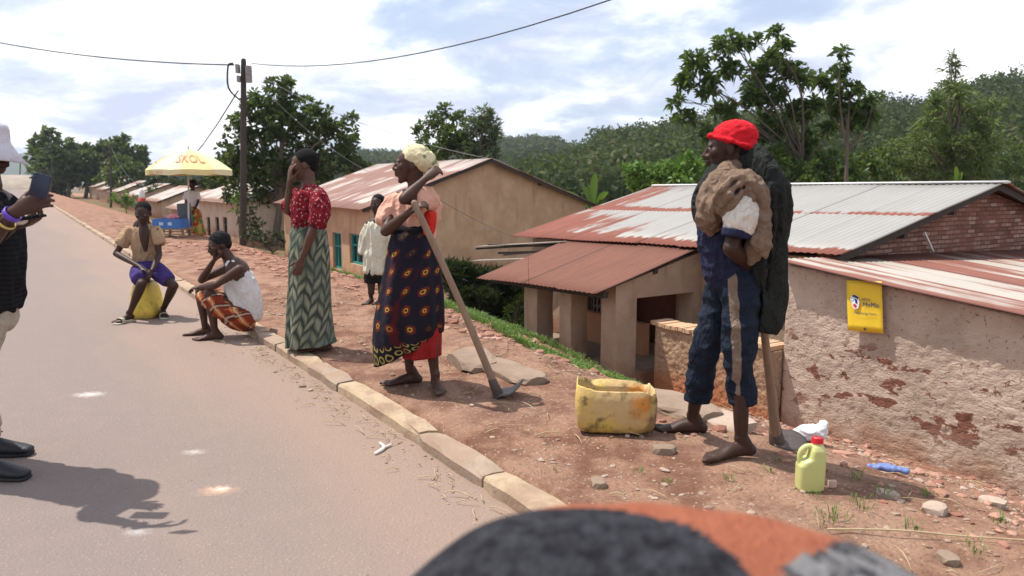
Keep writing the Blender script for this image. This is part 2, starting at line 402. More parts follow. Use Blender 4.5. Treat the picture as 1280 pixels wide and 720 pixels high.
m_bark=M('bark',.95,.1); p=m_bark.geo(); m_bark.col(m_bark.mix((.07,.055,.04),(.19,.155,.125),m_bark.noise(m_bark.map(p,sc=(5,5,1.2)),1.5,6))).bump(m_bark.noise(m_bark.map(p,sc=(14,14,4)),1,5),.6,.04)
def leafmat(name,a,b_,hi=None,rough=.5,tr=.35,big=0):
    m=M(name,rough,.08 if big else .3); r=m.geo('Random Per Island'); p=m.geo()
    c=m.mix(a,b_,r); 
    if hi: c=m.mix(c,hi,(r.m('MULTIPLY',7.13).fract()).step(.80,.95))
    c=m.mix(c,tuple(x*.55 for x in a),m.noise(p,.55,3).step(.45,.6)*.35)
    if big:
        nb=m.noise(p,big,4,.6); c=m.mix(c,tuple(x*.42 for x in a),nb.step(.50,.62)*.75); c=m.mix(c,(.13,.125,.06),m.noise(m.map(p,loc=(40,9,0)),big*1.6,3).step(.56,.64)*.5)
    m.col(c)
    t=m.new('ShaderNodeBsdfTranslucent'); put(m.nt,t.inputs[0],m.mix(c,(.25,.35,.05),.35)); mx=m.new('ShaderNodeMixShader'); mx.inputs[0].default_value=tr
    o=m.nt.nodes['Material Output']; m.nt.links.new(m.b.outputs[0],mx.inputs[1]); m.nt.links.new(t.outputs[0],mx.inputs[2]); m.nt.links.new(mx.outputs[0],o.inputs[0])
    return m
m_leafG=leafmat('glossy_leaf',(.030,.062,.016),(.075,.125,.028),(.16,.22,.06),.38)
m_leafD=leafmat('dark_leaf',(.028,.050,.016),(.070,.102,.032),(.14,.17,.06),.45)
m_leafY=leafmat('feathery_leaf',(.055,.085,.025),(.15,.19,.055),(.26,.30,.10),.6)
m_leafS=leafmat('silvery_leaf',(.055,.075,.045),(.13,.16,.10),(.24,.27,.17),.55)
m_leafH=leafmat('hedge_leaf',(.012,.022,.009),(.036,.052,.022),(.07,.09,.04),.5,.15)
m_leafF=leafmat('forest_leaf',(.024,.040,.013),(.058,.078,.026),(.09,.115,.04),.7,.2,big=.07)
m_leafK=leafmat('bright_leaf',(.05,.12,.015),(.12,.22,.04),(.2,.3,.08),.5)
m_grass=leafmat('grass_blade',(.06,.13,.022),(.14,.24,.05),(.24,.30,.10),.6)
m_straw=plain('dry_straw',(.42,.32,.19),.8,.2,.35,20)
m_stone=M('pale_stone',.95,.12); p=m_stone.geo(); r=m_stone.geo('Random Per Island'); m_stone.col(m_stone.mix(m_stone.mix((.23,.145,.10),(.50,.40,.32),r),(.2,.12,.085),m_stone.noise(p,25,4)*.6)).bump(m_stone.noise(p,50,4),.4,.01)
m_rubble=M('red_rubble',.95,.12); p=m_rubble.geo(); r=m_rubble.geo('Random Per Island'); m_rubble.col(m_rubble.mix(m_rubble.mix((.21,.085,.06),(.46,.27,.20),r),(.3,.15,.1),m_rubble.noise(p,25,4)*.6)).bump(m_rubble.noise(p,50,4),.4,.01)
m_concrete=plain('old_concrete',(.24,.175,.13),.95,.1,.4,6,.8,22)
m_hill=plain('hill_undergrowth',(.035,.05,.02),.95,.1,.35,.1)
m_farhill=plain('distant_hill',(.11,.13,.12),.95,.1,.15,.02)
m_mound=plain('gravel_bank',(.30,.25,.20),.95,.1,.35,.8)
# people
def skinmat(name,c):
    m=M(name,.52,.26); p=m.pos('Object'); m.col(m.mix(tuple(x*.72 for x in c),tuple(x*1.3 for x in c),m.noise(p,14,5))).bump(m.noise(p,140,3),.12,.004); return m
m_skin=skinmat('dark_brown_skin',(.062,.028,.018)); m_skin2=skinmat('deep_brown_skin',(.042,.019,.013)); m_skin3=skinmat('warm_brown_skin',(.095,.045,.030))
m_hair=plain('black_hair',(.010,.009,.009),.9,.15,.3,40,.8,160)
m_eye=plain('eye_white',(.20,.17,.15),.3,.5,.05); m_pup=plain('pupil',(.01,.008,.006),.2,.5,.05)
def cloth(name,c,var=.18,b=.35,rough=.9,dirt=None):
    m=M(name,rough,.12); p=m.pos('Object'); n=m.noise(p,7,5); rd=((m.noise(m.map(p,sc=(1,1,.7)),9,3,.5,1.4)-.5).abs()).step(0,.14); rd2=((m.noise(m.map(p,loc=(5,3,2),sc=(1.2,1,.5)),17,2,.5,1.0)-.5).abs()).step(0,.12); k=m.mix(tuple(x*(1-var) for x in c),tuple(min(1,x*(1+var)) for x in c),n)
    if dirt: k=m.mix(k,dirt,m.noise(m.map(p,loc=(4,2,1)),5,5).step(.5,.72)*.6)
    m.col(k).bump(m.noise(p,26,4,.6)*.7+rd*.8+rd2*.35+m.noise(p,260,2)*.15,min(1,b*1.4),.014); return m
# ------------------------------------------------------------ the setting
def Q(px,py,v=None,u=None):
    d=ray(px,py); o=V3((0,0,CH))
    if v is not None: t=v/d.dot(VD)
    else: t=u/d.dot(UD)
    p=o+d*t; return p.dot(UD),p.dot(VD),p.z
def grow(a,b,s,k):
    o=[a]; 
    while o[-1]<b: o.append(o[-1]+s); s*=k
    return o
us=[-x for x in grow(3,120,.5,1.3)][::-1][:-1]+list(np.arange(-3,12,.045))+grow(12,2500,.09,1.035)
vs_=[-x for x in grow(9,2500,2,1.4)][::-1]+[-5,-2,0,1.5,1.8]+list(np.arange(1.86,7.4,.045))+grow(7.4,2500,.12,1.07)
vl=[]
for u in us:
    for v in vs_:
        vl.append(W(u,v,terr(u,v)))
nu,nv=len(us),len(vs_)
fl=[(i*nv+j,i*nv+j+1,(i+1)*nv+j+1,(i+1)*nv+j) for i in range(nu-1) for j in range(nv-1)]
fl=[f[::-1] for f in fl]
tag(mk('ground',vl,fl,m_earth),kind='structure')
b=B(); L=[]
ru=grow(-30,420,4,1.05)
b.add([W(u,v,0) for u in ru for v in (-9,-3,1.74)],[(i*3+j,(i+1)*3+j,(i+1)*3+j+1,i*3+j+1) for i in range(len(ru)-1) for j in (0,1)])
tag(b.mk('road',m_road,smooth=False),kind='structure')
# kerb: cast stones, alternately painted and bare
b=B(); ed=[-8,-6.9,-6,-5,-4.1,-3.1,-2.2,-1.2,-.3,.6,1.45,2.1,2.93,3.64,4.90,5.55,6.41,7.0]
while ed[-1]<230: ed.append(ed[-1]+random.uniform(.75,1.1))
for i in range(len(ed)-1):
    b.cm=(0 if (i%2==1) else 1) if ed[i]<7 or i%2 else 1
    if i%2==1: b.cm=0
    a0,a1=ed[i]+.012,ed[i+1]-.012; n=8 if a0<14 else 1; j0=random.uniform(-.012,.012); jz=random.uniform(-.010,.006)
    rings=[]
    for k in range(n+1):
        u=lerp(a0,a1,k/n); e=.008 if n>1 else 0
        w_=lambda s: e*nz(u,s,6,s)*1.6
        e2=.012 if k in(0,n) else 0
        rings.append([W(u,KV0+j0+w_(1),-.1),W(u,KV0+j0+w_(2)+e2,KH+jz-.018-e2),W(u,KV0+.018+j0+w_(3),KH+jz-e2+w_(4)),W(u,(KV0+KV1)/2+j0,KH+jz-e2+w_(5)),W(u,KV1+j0-.012+w_(6),KH+jz-e2+w_(7)),W(u,KV1+j0+w_(8),KH+jz-.02-e2),W(u,KV1+j0,-.1)])
    v_,f_=skin_rings(rings,True,True,True); b.add(v_,f_)
tag(b.mk('kerb',[m_kerbc,m_kerbg],smooth=False),kind='structure')
# hills
def ridge(prof,px):
    for (a,ya),(c_,yc) in zip(prof,prof[1:]):
        if a<=px<=c_: return lerp(ya,yc,ss(0,1,(px-a)/(c_-a)))
    return prof[-1][1] if px>prof[-1][0] else prof[0][1]
H1=[(600,244),(640,228),(680,218),(720,204),(760,186),(800,177),(850,171),(900,166),(1000,158),(1060,149),(1110,142),(1150,150),(1190,132),(1220,118),(1260,110),(1300,106),(1460,94)]
H2=[(180,226),(300,210),(430,208),(455,201),(495,204),(560,195),(620,187),(660,183),(690,186),(720,193),(780,200),(900,205),(1000,215)]
H0=[(-200,196),(0,191),(60,193),(110,198),(200,212),(400,214),(1500,200)]
def hill(name,prof,x0,x1,Y0,Y1,mat,step=14,nb=6,rows=16):
    pxs=list(range(x0,x1+1,step)); vs=[]; R_=rows+nb
    def zf(px,k):
        Y=lerp(Y0,Y1,k/rows); zr=CH+(P(px,ridge(prof,px),Y1).z-CH)
        t=min(k/rows,1); s=t**.85 if k<=rows else 1-(k-rows)/nb*.35
        return Y, lerp(-4,zr,s)+ (zr*.05+.6)*nz(px*.02,k*.35,1.3,3)*(1 if 0<k<rows else .3)
    for px in pxs:
        for k in range(R_+1):
            Y,z=zf(px,k); p=P(px,228,Y); vs.append((p.x,p.y,z))
    n=R_+1; fs=[(i*n+j,(i+1)*n+j,(i+1)*n+j+1,i*n+j+1) for i in range(len(pxs)-1) for j in range(n-1)]
    tag(mk(name,vs,fs,mat),kind='structure')
    return zf
z1=hill('hill',H1,560,1500,75,240,m_hill)
z2=hill('hill',H2,120,1010,250,560,m_hill)
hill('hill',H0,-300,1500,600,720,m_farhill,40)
# leaf makers
def unit(n): a=rng.normal(size=(n,3)); return a/np.linalg.norm(a,axis=1)[:,None]
def leaves(C,L,Wd,per,up=.35,droop=.12,flat=.0):
    """C: (n,3) rosette centres -> arrays of leaf quads"""
    n=len(C)*per; c=np.repeat(C,per,0); ax=unit(len(C)); ax[:,2]=np.abs(ax[:,2])*.8+up; ax=np.repeat(ax,per,0)
    d=unit(n)+ax*.55; d/=np.linalg.norm(d,axis=1)[:,None]
    s=np.cross(d,unit(n)); s/=np.linalg.norm(s,axis=1)[:,None]
    l=(L*rng.uniform(.65,1.25,n))[:,None]; w_=(Wd*rng.uniform(.7,1.2,n))[:,None]
    st=c+d*l*.12; a=st+d*l*.5+s*w_*.5; t=st+d*l-np.array([0,0,1])*l*droop; e=st+d*l*.5-s*w_*.5
    v=np.stack([st,a,t,e],1).reshape(-1,3); return v
def leafmesh(name,v,mat,parent=None,**k):
    f=np.arange(len(v)).reshape(-1,4).tolist(); return mk(name,v,f,mat,parent,smooth=False,**k)
def forest(name,zf,Ylo,x0,x1,N,r0,r1,card,per,label):
    C=[];rad=[]
    for _ in range(N):
        px=rng.uniform(x0,x1); k=16*rng.uniform(Ylo,1.03)**.8; Y,z=zf(px,k); p=P(px,228,Y); r=rng.uniform(r0,r1)
        C.append((p.x,p.y,z+r*.35+max(0,rng.normal()*.8))); rad.append(r)
    C=np.array(C); rad=np.array(rad); c=np.repeat(C,per,0); r=np.repeat(rad,per)
    d=unit(len(c)); d[:,2]=np.abs(d[:,2])*1.05-.25; rr=r*rng.uniform(.72,1.05,len(c))
    lump=1+.22*np.sin(d[:,0]*5+c[:,0])*np.sin(d[:,1]*5+c[:,1]*1.3)
    ctr=c+d*(rr*lump)[:,None]*np.array([1,1,1.05])
    n=d+unit(len(c))*.75; n/=np.linalg.norm(n,axis=1)[:,None]
    s=np.cross(n,unit(len(c))); s/=np.linalg.norm(s,axis=1)[:,None]; t=np.cross(n,s); k=(card*rng.uniform(.6,1.3,len(c))*(.6+.4*r/r1))[:,None]
    v=np.stack([ctr-s*k,ctr-t*k*.8,ctr+s*k,ctr+t*k*.8],1).reshape(-1,3)
    tag(leafmesh(name,v,m_leafF),label,'forest',kind='stuff')
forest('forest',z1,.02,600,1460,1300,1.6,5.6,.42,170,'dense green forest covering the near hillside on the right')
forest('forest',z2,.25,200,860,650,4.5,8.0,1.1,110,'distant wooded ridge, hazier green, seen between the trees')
# gravel bank at the road's far end
b=B(); b.ell(P(18,238,165)+V3((0,0,-2)),(13,0,0),(0,14,0),(0,0,5.3),40,16)
for i,v in enumerate(b.v): b.v[i]=v+V3((0,0,.5*nz(v.x,v.y,.4)))
tag(b.mk('gravel_bank',m_mound),kind='structure')
b=B(); b.ell(P(28,244,150)+V3((3,0,-2)),(19,0,0),(0,10,0),(0,0,2.6),40,12)
for i,v in enumerate(b.v): b.v[i]=v+V3((0,0,.4*nz(v.x,v.y,.5)))
tag(b.mk('gravel_bank',plain('red_bank',(.30,.17,.11),.95,.1,.35,.8)),kind='structure')
# ------------------------------------------------------------ buildings
def roof(name,e0,e1,r1,r0,mat,parent,pitch=.09,amp=.0055,rag=.02,nrow=5,th=.008,seg=6):
    e0,e1,r0,r1=map(V3,(e0,e1,r0,r1)); Lx=(e1-e0).length; Ls=(r0-e0).length; nc=int(Lx/pitch*seg); up=(e1-e0).cross(r0-e0).normalized()
    if up.z<0: up=-up
    rg=[random.uniform(-rag,rag) for _ in range(int(Lx/.76)+3)]
    vs=[];uv=[]
    for i in range(nc+1):
        s=i/nc; a=e0.lerp(e1,s); r=r0.lerp(r1,s); k=rg[int(s*Lx/.76)]
        hh=amp*math.sin(s*Lx/pitch*2*math.pi)
        for j in range(nrow+1):
            t=j/nrow; p=a.lerp(r,t); 
            if j==0: p=p+(a-r).normalized()*k
            p=p+up*(hh+.012*nz(s*Lx,t*Ls,1.2,4)); vs.append(p); uv.append((s*Lx,t*Ls))
    n=nrow+1; fs=[(i*n+j,(i+1)*n+j,(i+1)*n+j+1,i*n+j+1) for i in range(nc) for j in range(nrow)]
    o=mk(name,vs,fs,mat,parent,uv=uv); md=o.modifiers.new('thickness','SOLIDIFY'); md.thickness=th; return o
def hexa(b,A,d,nrm,s0,s1,th,z00,z01,z10,z11):
    def q(s,t,z): return A+d*s+nrm*t+V3((0,0,z))
    b.add([q(s0,0,z00),q(s1,0,z10),q(s1,th,z10),q(s0,th,z00),q(s0,0,z01),q(s1,0,z11),q(s1,th,z11),q(s0,th,z01)],[(0,3,2,1),(4,5,6,7),(0,1,5,4),(1,2,6,5),(2,3,7,6),(3,0,4,7)])
def wall(b,a,c,th,z0,zA,zB,ops=()):
    """a,c: (u,v) ends; th>0 thickens to the left of a->c; ops: (s0,s1,zlo,zhi)"""
    A=W(*a); C=W(*c); d=(C-A); Ln=d.length; d=d/Ln; nrm=V3((-d.y,d.x,0))
    cuts=sorted(set([0,Ln]+[x for o in ops for x in o[:2]]))
    for s0,s1 in zip(cuts,cuts[1:]):
        m=(s0+s1)/2; zt0=lerp(zA,zB,s0/Ln); zt1=lerp(zA,zB,s1/Ln); z=z0
        for o in sorted([o for o in ops if o[0]<=m<=o[1]],key=lambda o:o[2]):
            if o[2]>z: hexa(b,A,d,nrm,s0,s1,th,z,o[2],z,o[2])
            z=o[3]
        hexa(b,A,d,nrm,s0,s1,th,z,zt0,z,zt1)
def house(label,u0,u1,v0,v1,zb,ze,zr,mw,mr,ops=(),win=None,oh=.2,pitch=.09,seg=6,group=None,vr=None,cat_='house',over_g=.22):
    vr=vr if vr is not None else (v0+v1)/2
    t=thing('plastered_house',W((u0+u1)/2,(v0+v1)/2,zb),label,cat_,group)
    b=B(); T=.22
    wall(b,(u1,v0),(u0,v0),-T if False else T,zb,ze,ze,ops)      # front, facing the road
    for u,s in ((u0,T),(u1-T,T)):
        b2=b; k=[(v0+T,vr),(vr,v1)]
        for (va,vb),(za,zc) in zip(k,((ze+ (zr-ze)*T/(vr-v0),zr),(zr,ze))):
            wall(b2,(u,va),(u,vb),T,zb,za-.02,zc-.02)
    wall(b,(u0+T,v1),(u1-T,v1),T,zb,ze-.05,ze-.05)
    b.mk('wall',mw,t,smooth=False)
    sl_=(zr-ze)/(vr-v0); sr=(zr-ze)/(v1-vr)
    ua,ub=u0-over_g,u1+over_g
    roof('roof',W(ua,v0-oh,ze-sl_*oh+.03),W(ub,v0-oh,ze-sl_*oh+.03),W(ub,vr,zr+.04),W(ua,vr,zr+.04),mr,t,pitch=pitch,seg=seg)
    roof('roof',W(ub,v1+oh,ze-sr*oh+.03),W(ua,v1+oh,ze-sr*oh+.03),W(ua,vr,zr+.04),W(ub,vr,zr+.04),mr,t,pitch=pitch,seg=seg)
    b=B(); b.bar(W(ua+.03,vr,zr),W(ub-.03,vr,zr),.07,.07)
    for vv_,zz_ in ((v0-oh*.3,ze-sl_*oh*.3-.04),(lerp(v0,vr,.5),lerp(ze,zr,.5)-.03),(lerp(v1,vr,.5),lerp(ze,zr,.5)-.03)): b.bar(W(ua+.04,vv_,zz_-.005),W(u0+.1,vv_,zz_-.005),.06,.08)
    b.bar(W(ua+.05,v0-oh*.8,ze-sl_*oh*.8-.02),W(ua+.05,vr,zr-.02),.03,.07); b.bar(W(ua+.05,v1+oh*.8,ze-sr*oh*.8-.02),W(ua+.05,vr,zr-.02),.03,.07)
    b.mk('rafter',m_woodd,t,smooth=False)
    return t
def window(t,u0,u1,v,z0,z1,mf=None,bars=2):
    mf=mf or m_teal; w_=bpy.data.objects.new('window',None); link(w_,t); w_.location=W((u0+u1)/2,v,z0)-wloc(t)
    b=B(); k=.05
    b.ubox(u0,u0+k,v+.06,v+.12,z0,z1); b.ubox(u1-k,u1,v+.06,v+.12,z0,z1); b.ubox(u0+k,u1-k,v+.06,v+.12,z0,z0+k); b.ubox(u0+k,u1-k,v+.06,v+.12,z1-k,z1)
    for i in range(bars): q=lerp(u0,u1,(i+1)/(bars+1)); b.ubox(q-.022,q+.022,v+.07,v+.11,z0+k,z1-k)
    q=lerp(z0,z1,.62); b.ubox(u0+k,u1-k,v+.065,v+.105,q-.02,q+.02)
    b.mk('frame',mf,w_,smooth=False); b=B(); b.ubox(u0,u1,v+.13,v+.14,z0,z1); b.mk('pane',m_glass,w_,smooth=False)
# house A : ochre house with the big gable
uA=17.35; vA0,vAm,vA1=7.1,10.45,13.75
wins=[]
for (x0,x1,ya,yb) in ((437,457,293,331),(416,427,291,336)):
    a=Q(x1,(ya+yb)/2,v=vA0)[0]; c=Q(x0,(ya+yb)/2,v=vA0)[0]; zt=Q((x0+x1)/2,ya,v=vA0)[2]; zb_=Q((x0+x1)/2,yb,v=vA0)[2]; wins.append((a,c,zb_,zt))
uA1=24.4
hA=house('ochre plastered house with a wide bare gable end and two small teal windows',uA,uA1,vA0,vA1,-1.35,.84,2.0,m_plA,m_roofA,[(uA1-c,uA1-a,z0,z1) for a,c,z0,z1 in wins],vr=vAm,oh=.28)
hA.name='gabled_house'
for a,c,z0,z1 in wins: window(hA,a,c,vA0,z0,z1)
# house D : cream house behind the umbrella
uD=[Q(x,270,v=7.6)[0] for x in (292,248)]; wins=[]
for x0,x1 in ((259,263),(269.5,274),(279,284)):
    a=Q(x1,283,v=7.6)[0]; c=Q(x0,283,v=7.6)[0]; wins.append((a,c,Q(x0,296,v=7.6)[2],Q(x0,271,v=7.6)[2]))
uD=[31.5,41.5]
hD=house('cream plastered house with three narrow window openings beyond the power pole',uD[0],uD[1],7.6,13.6,-1.4,.68,1.75,m_plD,m_roofF,[(uD[1]-c,uD[1]-a,z0,z1) for a,c,z0,z1 in wins],oh=.4,pitch=.14,seg=4)
for a,c,z0,z1 in wins: window(hD,a,c,7.6,z0,z1,m_woodd,1)
far=[(45,51.5,8.0,12.6,-.02,.95,'b'),(56.5,63.5,8.2,13,.22,1.15,'b'),(71,79,8.4,13.8,.35,1.3,'b'),(88,97,8.8,14.5,.5,1.6,'b'),(108,118,9.4,16,.6,1.9,'b'),(131,143,10,18,.8,2.3,'b')]
names=['first low house past the cream one, behind the stall, half-rusted tin roof','second low house past the cream one, seen left of the umbrella pole','low house behind the green bush beside the road, pale tin roof','low brown house directly right of the thin far power pole','dark-walled house behind the thin far power pole, narrow pale roof edge','farthest house of the row, a small roof near the end of the road']
for (a,c,v0,v1,ze,zr,k),nm in zip(far,names):
    house(nm,a,c,v0,v1,-1.5,ze,zr,m_plTan if k=='tan' else m_plB,m_roofF,oh=.35,pitch=.3,seg=4,group='row of low houses along the road')
# house B : long tin-roofed house with veranda
tB=thing('veranda_house',W(7.7,10,-1.3),'long low brick and mud house with white rust-stained tin roof and pillared veranda','house')
gu=4.85; ev,rv,fv=7.0,10.2,7.2; ge=.60
b=B(); wall(b,(gu,fv),(gu,rv),.22,-1.4,.70,1.33); wall(b,(gu,rv),(gu,13.3),.22,-1.4,1.33,.72); b.mk('gable_wall',m_brick,tB,smooth=False)
b=B(); uE=10.5
wo=[Q(751,388,v=fv)[0],Q(733,388,v=fv)[0]]; wz=(Q(742,407,v=fv)[2],Q(742,368,v=fv)[2])
wall(b,(uE,fv),(gu+.22,fv),.22,-1.4,.50,.62,[(uE-wo[1],uE-wo[0],wz[0],wz[1]),(uE-8.05,uE-7.15,-.8,.1)])
wall(b,(gu+.22,13.3),(uE,13.3),.22,-1.4,.6,.6)
wall(b,(uE,fv+.22),(uE,rv),.22,-1.4,.55,1.25); wall(b,(uE,rv),(uE,13.3),.22,-1.4,1.25,.6)
# veranda side wall facing the camera, with its dark opening
so0,so1=Q(795,420,u=6.72)[1],Q(866,420,u=6.72)[1]; oz1=Q(830,369,u=6.72)[2]; oz0=Q(830,461,u=6.72)[2]
wall(b,(6.72,5.79),(6.72,fv-.01),.26,-1.3,.22,.56,[(so0-5.79,so1-5.79,oz0,oz1)])
b.mk('wall',m_plB,tB,smooth=False)
window(tB,wo[0],wo[1],fv,wz[0],wz[1],m_iron,3)
b=B(); b.ubox(7.15,8.05,fv+.12,fv+.16,-.8,.1); b.mk('door',m_doorred,tB,smooth=False)
b=B(); wall(b,(9.0,fv-.42),(7.3,fv-.42),.1,-1.2,-.42,-.42)
b.mk('bench_wall',plain('orange_plaster',(.50,.27,.15),.9,.15,.2,4),tB,smooth=False)
for x0,x1,y0,y1,vf in ((655,671,352,436,5.79),(699,713,364,450,5.79)):
    a=Q(x1,430,v=vf)[0]; c=Q(x0,430,v=vf)[0]; b=B(); n=9
    rings=[]
    for k in range(n+1):
        z=lerp(-1.2,.20,k/n); q=.012
        rings.append([W(u_+q*nz(u_*3,z*4,1,7),v_+q*nz(v_*3,z*4,1,2),z) for u_,v_ in ((a,vf),(c,vf),(c,vf+.27),(a,vf+.27))])
    v_,f_=skin_rings(rings,True,True,True); b.add(v_,f_); b.mk('pillar',m_plTan,tB,smooth=False)
b=B(); b.ubox(6.75,9.2,5.72,fv,-1.3,-.84); b.mk('veranda_floor',m_concrete,tB,smooth=False)
roof('roof',W(4.62,ev-.05,.685),W(10.75,ev-.05,.53),W(10.75,rv,1.36),W(4.62,rv,1.42),m_roofB,tB)
roof('roof',W(10.75,13.6,.5),W(4.62,13.6,.6),W(4.62,rv,1.42),W(10.75,rv,1.36),m_roofB,tB)
b=B()
for k in range(40):
    a=lerp(4.62,10.75,k/40); c=lerp(4.62,10.75,(k+1)/40)
b.loft([(W(4.6,rv,1.425),.10,.02),(W(10.78,rv,1.365),.10,.02)],side=VD,n=8,sub=1,round_=False); b.mk('ridge_cap',plain('ridge_tin',(.62,.61,.58),.5,.4,.15,3),tB)
for i in range(0): pass
roof('veranda_roof',W(6.62,5.42,.165),W(9.3,5.42,.075),W(9.3,7.05,.56),W(6.62,7.05,.615),m_roofV,tB,nrow=4)
for a_,c_,w_,h_ in [(W(6.7,5.62,.13),W(9.2,5.62,.045),.08,.07),(W(6.7,6.4,.36),W(9.2,6.4,.28),.06,.06),(W(4.70,7.0,.63),W(4.70,rv,1.37),.035,.08),(W(4.70,13.4,.58),W(4.70,rv,1.37),.035,.08)]+[(W(4.68,v_,z_-.02),W(5.1,v_,z_-.02),.06,.07) for v_,z_ in ((7.05,.55),(8.2,.86),(9.2,1.10))]:
    b=B(); b.bar(a_,c_,w_,h_); b.mk('rafter',m_woodd,tB,smooth=False)
b=B()
for a,c in (((9.25,7.0,.50),(10.9,6.35,.33)),((9.3,6.9,.46),(10.75,6.5,.40)),((9.4,6.8,.38),(10.6,6.6,.27)),((9.3,7.1,.42),(10.9,6.9,.20))): b.bar(W(*a),W(*c),.07,.03)
b.mk('loose_timber',m_woodd,tB,smooth=False)
b=B()
for a,c,w_ in (((9.2,7.0,.54),(10.9,6.4,.37),.28),((9.3,6.6,.30),(10.7,6.2,.16),.22)): b.bar(W(*a),W(*c),w_,.01)
b.mk('loose_tin_sheet',plain('loose_tin',(.30,.25,.21),.6,.4,.4,5),tB,smooth=False)
# rough-cast wall builder
def roughwall(name,u0,u1,v,th,zb,zt,mat,parent,cell=.024,amp=.012,label=None):
    nx=int((u1-u0)/cell); nzv=int((max(zt(u0),zt(u1))-zb)/cell); rings=[]
    for i in range(nx+1):
        u=lerp(u0,u1,i/nx); col=[W(u,v+th,zb)]
        for j in range(nzv+1):
            z=lerp(zb,zt(u),j/nzv); edge=1 if 0<i<nx and j<nzv else .4
            q=V3((u*15,z*21,v)); d=amp*edge*(.7*mnoise.noise(q*1.3)+.6*mnoise.noise(q*2.6)+.5*mnoise.noise(q*.25)); col.append(W(u,v+d,z+(0 if j<nzv else .006*mnoise.noise(q))))
        col.append(W(u,v+th,zt(u))); rings.append(col)
    v_,f_=skin_rings(rings,True,True,True); return mk(name,v_,[f[::-1] for f in f_],mat,parent)
vC=6.33
tC=thing('mud_plaster_house',W(2.2,9,-1.2),'rough mud-plastered lean-to with peeling red and cream tin roof and a yellow notice','lean-to')
zc=lambda u,v=vC: .655-.098*(4.8-u)-.026*(v-vC)
roughwall('wall',-1.2,4.78,vC,.25,-1.45,lambda u:zc(u)-.03,m_plC,tC)
b=B(); wall(b,(-1.2,vC+.25),(-1.2,12),.22,-1.4,zc(-1.2)-.04,zc(-1.2,12)-.04); b.mk('end_wall',m_plTan,tC,smooth=False); b=B(); wall(b,(4.74,7.0),(4.74,vC+.25),.2,-1.4,.55,.55); b.mk('end_wall',m_plTan,tC,smooth=False)
# corrugations run along u (down towards the camera)
roof('roof',W(-1.5,vC-.13,zc(-1.5)),W(-1.5,12.2,zc(-1.5,12.2)),W(4.84,12.2,zc(4.84,12.2)),W(4.84,vC-.13,zc(4.84)+.01),m_roofC,tC,rag=.01)
b=B(); b.bar(W(4.80,9.0,.62),W(4.78,8.75,.85),.02,.02); b.mk('loose_batten',plain('pale_batten',(.6,.57,.52)),tC,smooth=False)
lw=roughwall('mud_wall',4.80,6.45,6.17,.27,-1.35,lambda u:-.235+.01*math.sin(u*5),m_lowwall,None,amp=.022)
tag(lw,'low rough mud wall with broken brick coping, between the veranda and the lean-to','wall')
b=B(); k=4.8
while k<6.45:
    b.box(W(k+.052,6.30+random.uniform(-.01,.01),-.215+random.uniform(-.008,.01)),UD*.048,VD*(.155+random.uniform(-.02,.01)),V3((0,0,.022))); k+=.108
b.mk('coping_brick',m_brickcap,lw,smooth=False)['kind']='stuff'
# poster
tP=thing('yellow_notice',W(Q(1082,383,v=6.27)[0],6.27,Q(1082,416,v=6.27)[2]),'yellow paper notice with blue lettering on the rough mud wall','notice')
pc=[W(*Q(x,y,v=6.27)) for x,y in ((1060,413),(1105,417),(1102,352),(1059,350))]
cx=(pc[0]+pc[1]+pc[2]+pc[3])/4; ex=(pc[1]-pc[0]+pc[2]-pc[3])/2; ey=(pc[3]-pc[0]+pc[2]-pc[1])/2
wP,hP=ex.length,ey.length; exn=ex.normalized(); eyn=ey.normalized(); nn_=-VD
vs=[];N_=8
for i in range(N_+1):
    for j in range(N_+1):
        a,c=i/N_-.5,j/N_-.5; vs.append(cx+ex*a+ey*c+nn_*(.004*math.sin(a*7)*math.cos(c*5)+.006*(abs(a)*2)**4))
fs=[(i*(N_+1)+j,(i+1)*(N_+1)+j,(i+1)*(N_+1)+j+1,i*(N_+1)+j+1) for i in range(N_) for j in range(N_)]
o=mk('sheet',vs,fs,plain('yellow_paper',(.78,.53,.035),.5,.3,.06,4),tP); o.modifiers.new('thickness','SOLIDIFY').thickness=.002
def on_poster(name,me,ox,oy,mat,shx=1.0):
    vs,fs=me; return mk(name,[cx+exn*(ox+v[0]*shx)+eyn*(oy+v[1])+nn_*.012 for v in vs],fs,mat,tP,smooth=False)
m_navy=plain('navy_ink',(.015,.035,.13),.6,.3,.05); m_white=plain('white_ink',(.8,.8,.8),.6,.3,.03); m_redi=plain('red_ink',(.6,.03,.04),.6,.3,.05)
on_poster('lettering',text_mesh('MTN',hP*.082),wP*.06,hP*.13,m_navy,1.05)
on_poster('lettering',text_mesh('MoMo',hP*.135),wP*.19,hP*.035,m_navy,.93)
on_poster('lettering',text_mesh('Wayisanga hano',hP*.082),wP*.02,-hP*.135,m_navy,.9)
def poly(pts,z=0): return [(x,y,0) for x,y in pts],[tuple(range(len(pts)))]
a=wP*.01
cir=lambda x,y,r,n=18,ry=None: poly([(x+r*math.cos(2*math.pi*i/n),y+(ry or r)*math.sin(2*math.pi*i/n)) for i in range(n)])
def emb(me,dz,mat):
    vs,fs=me; mk('emblem',[cx+exn*v[0]+eyn*v[1]+nn_*(.010+dz) for v in vs],fs,mat,tP,smooth=False)
emb(poly([(-wP*.40,hP*.12),(-wP*.36,hP*.20),(-wP*.26,hP*.22),(-wP*.16,hP*.19),(-wP*.13,hP*.08),(-wP*.17,-hP*.04),(-wP*.27,-hP*.07),(-wP*.35,-hP*.01),(-wP*.36,hP*.06)]),0,m_white)
emb(poly([(-wP*.37,hP*.19),(-wP*.27,hP*.22),(-wP*.15,hP*.18),(-wP*.17,hP*.13),(-wP*.26,hP*.165)]),.001,m_navy)
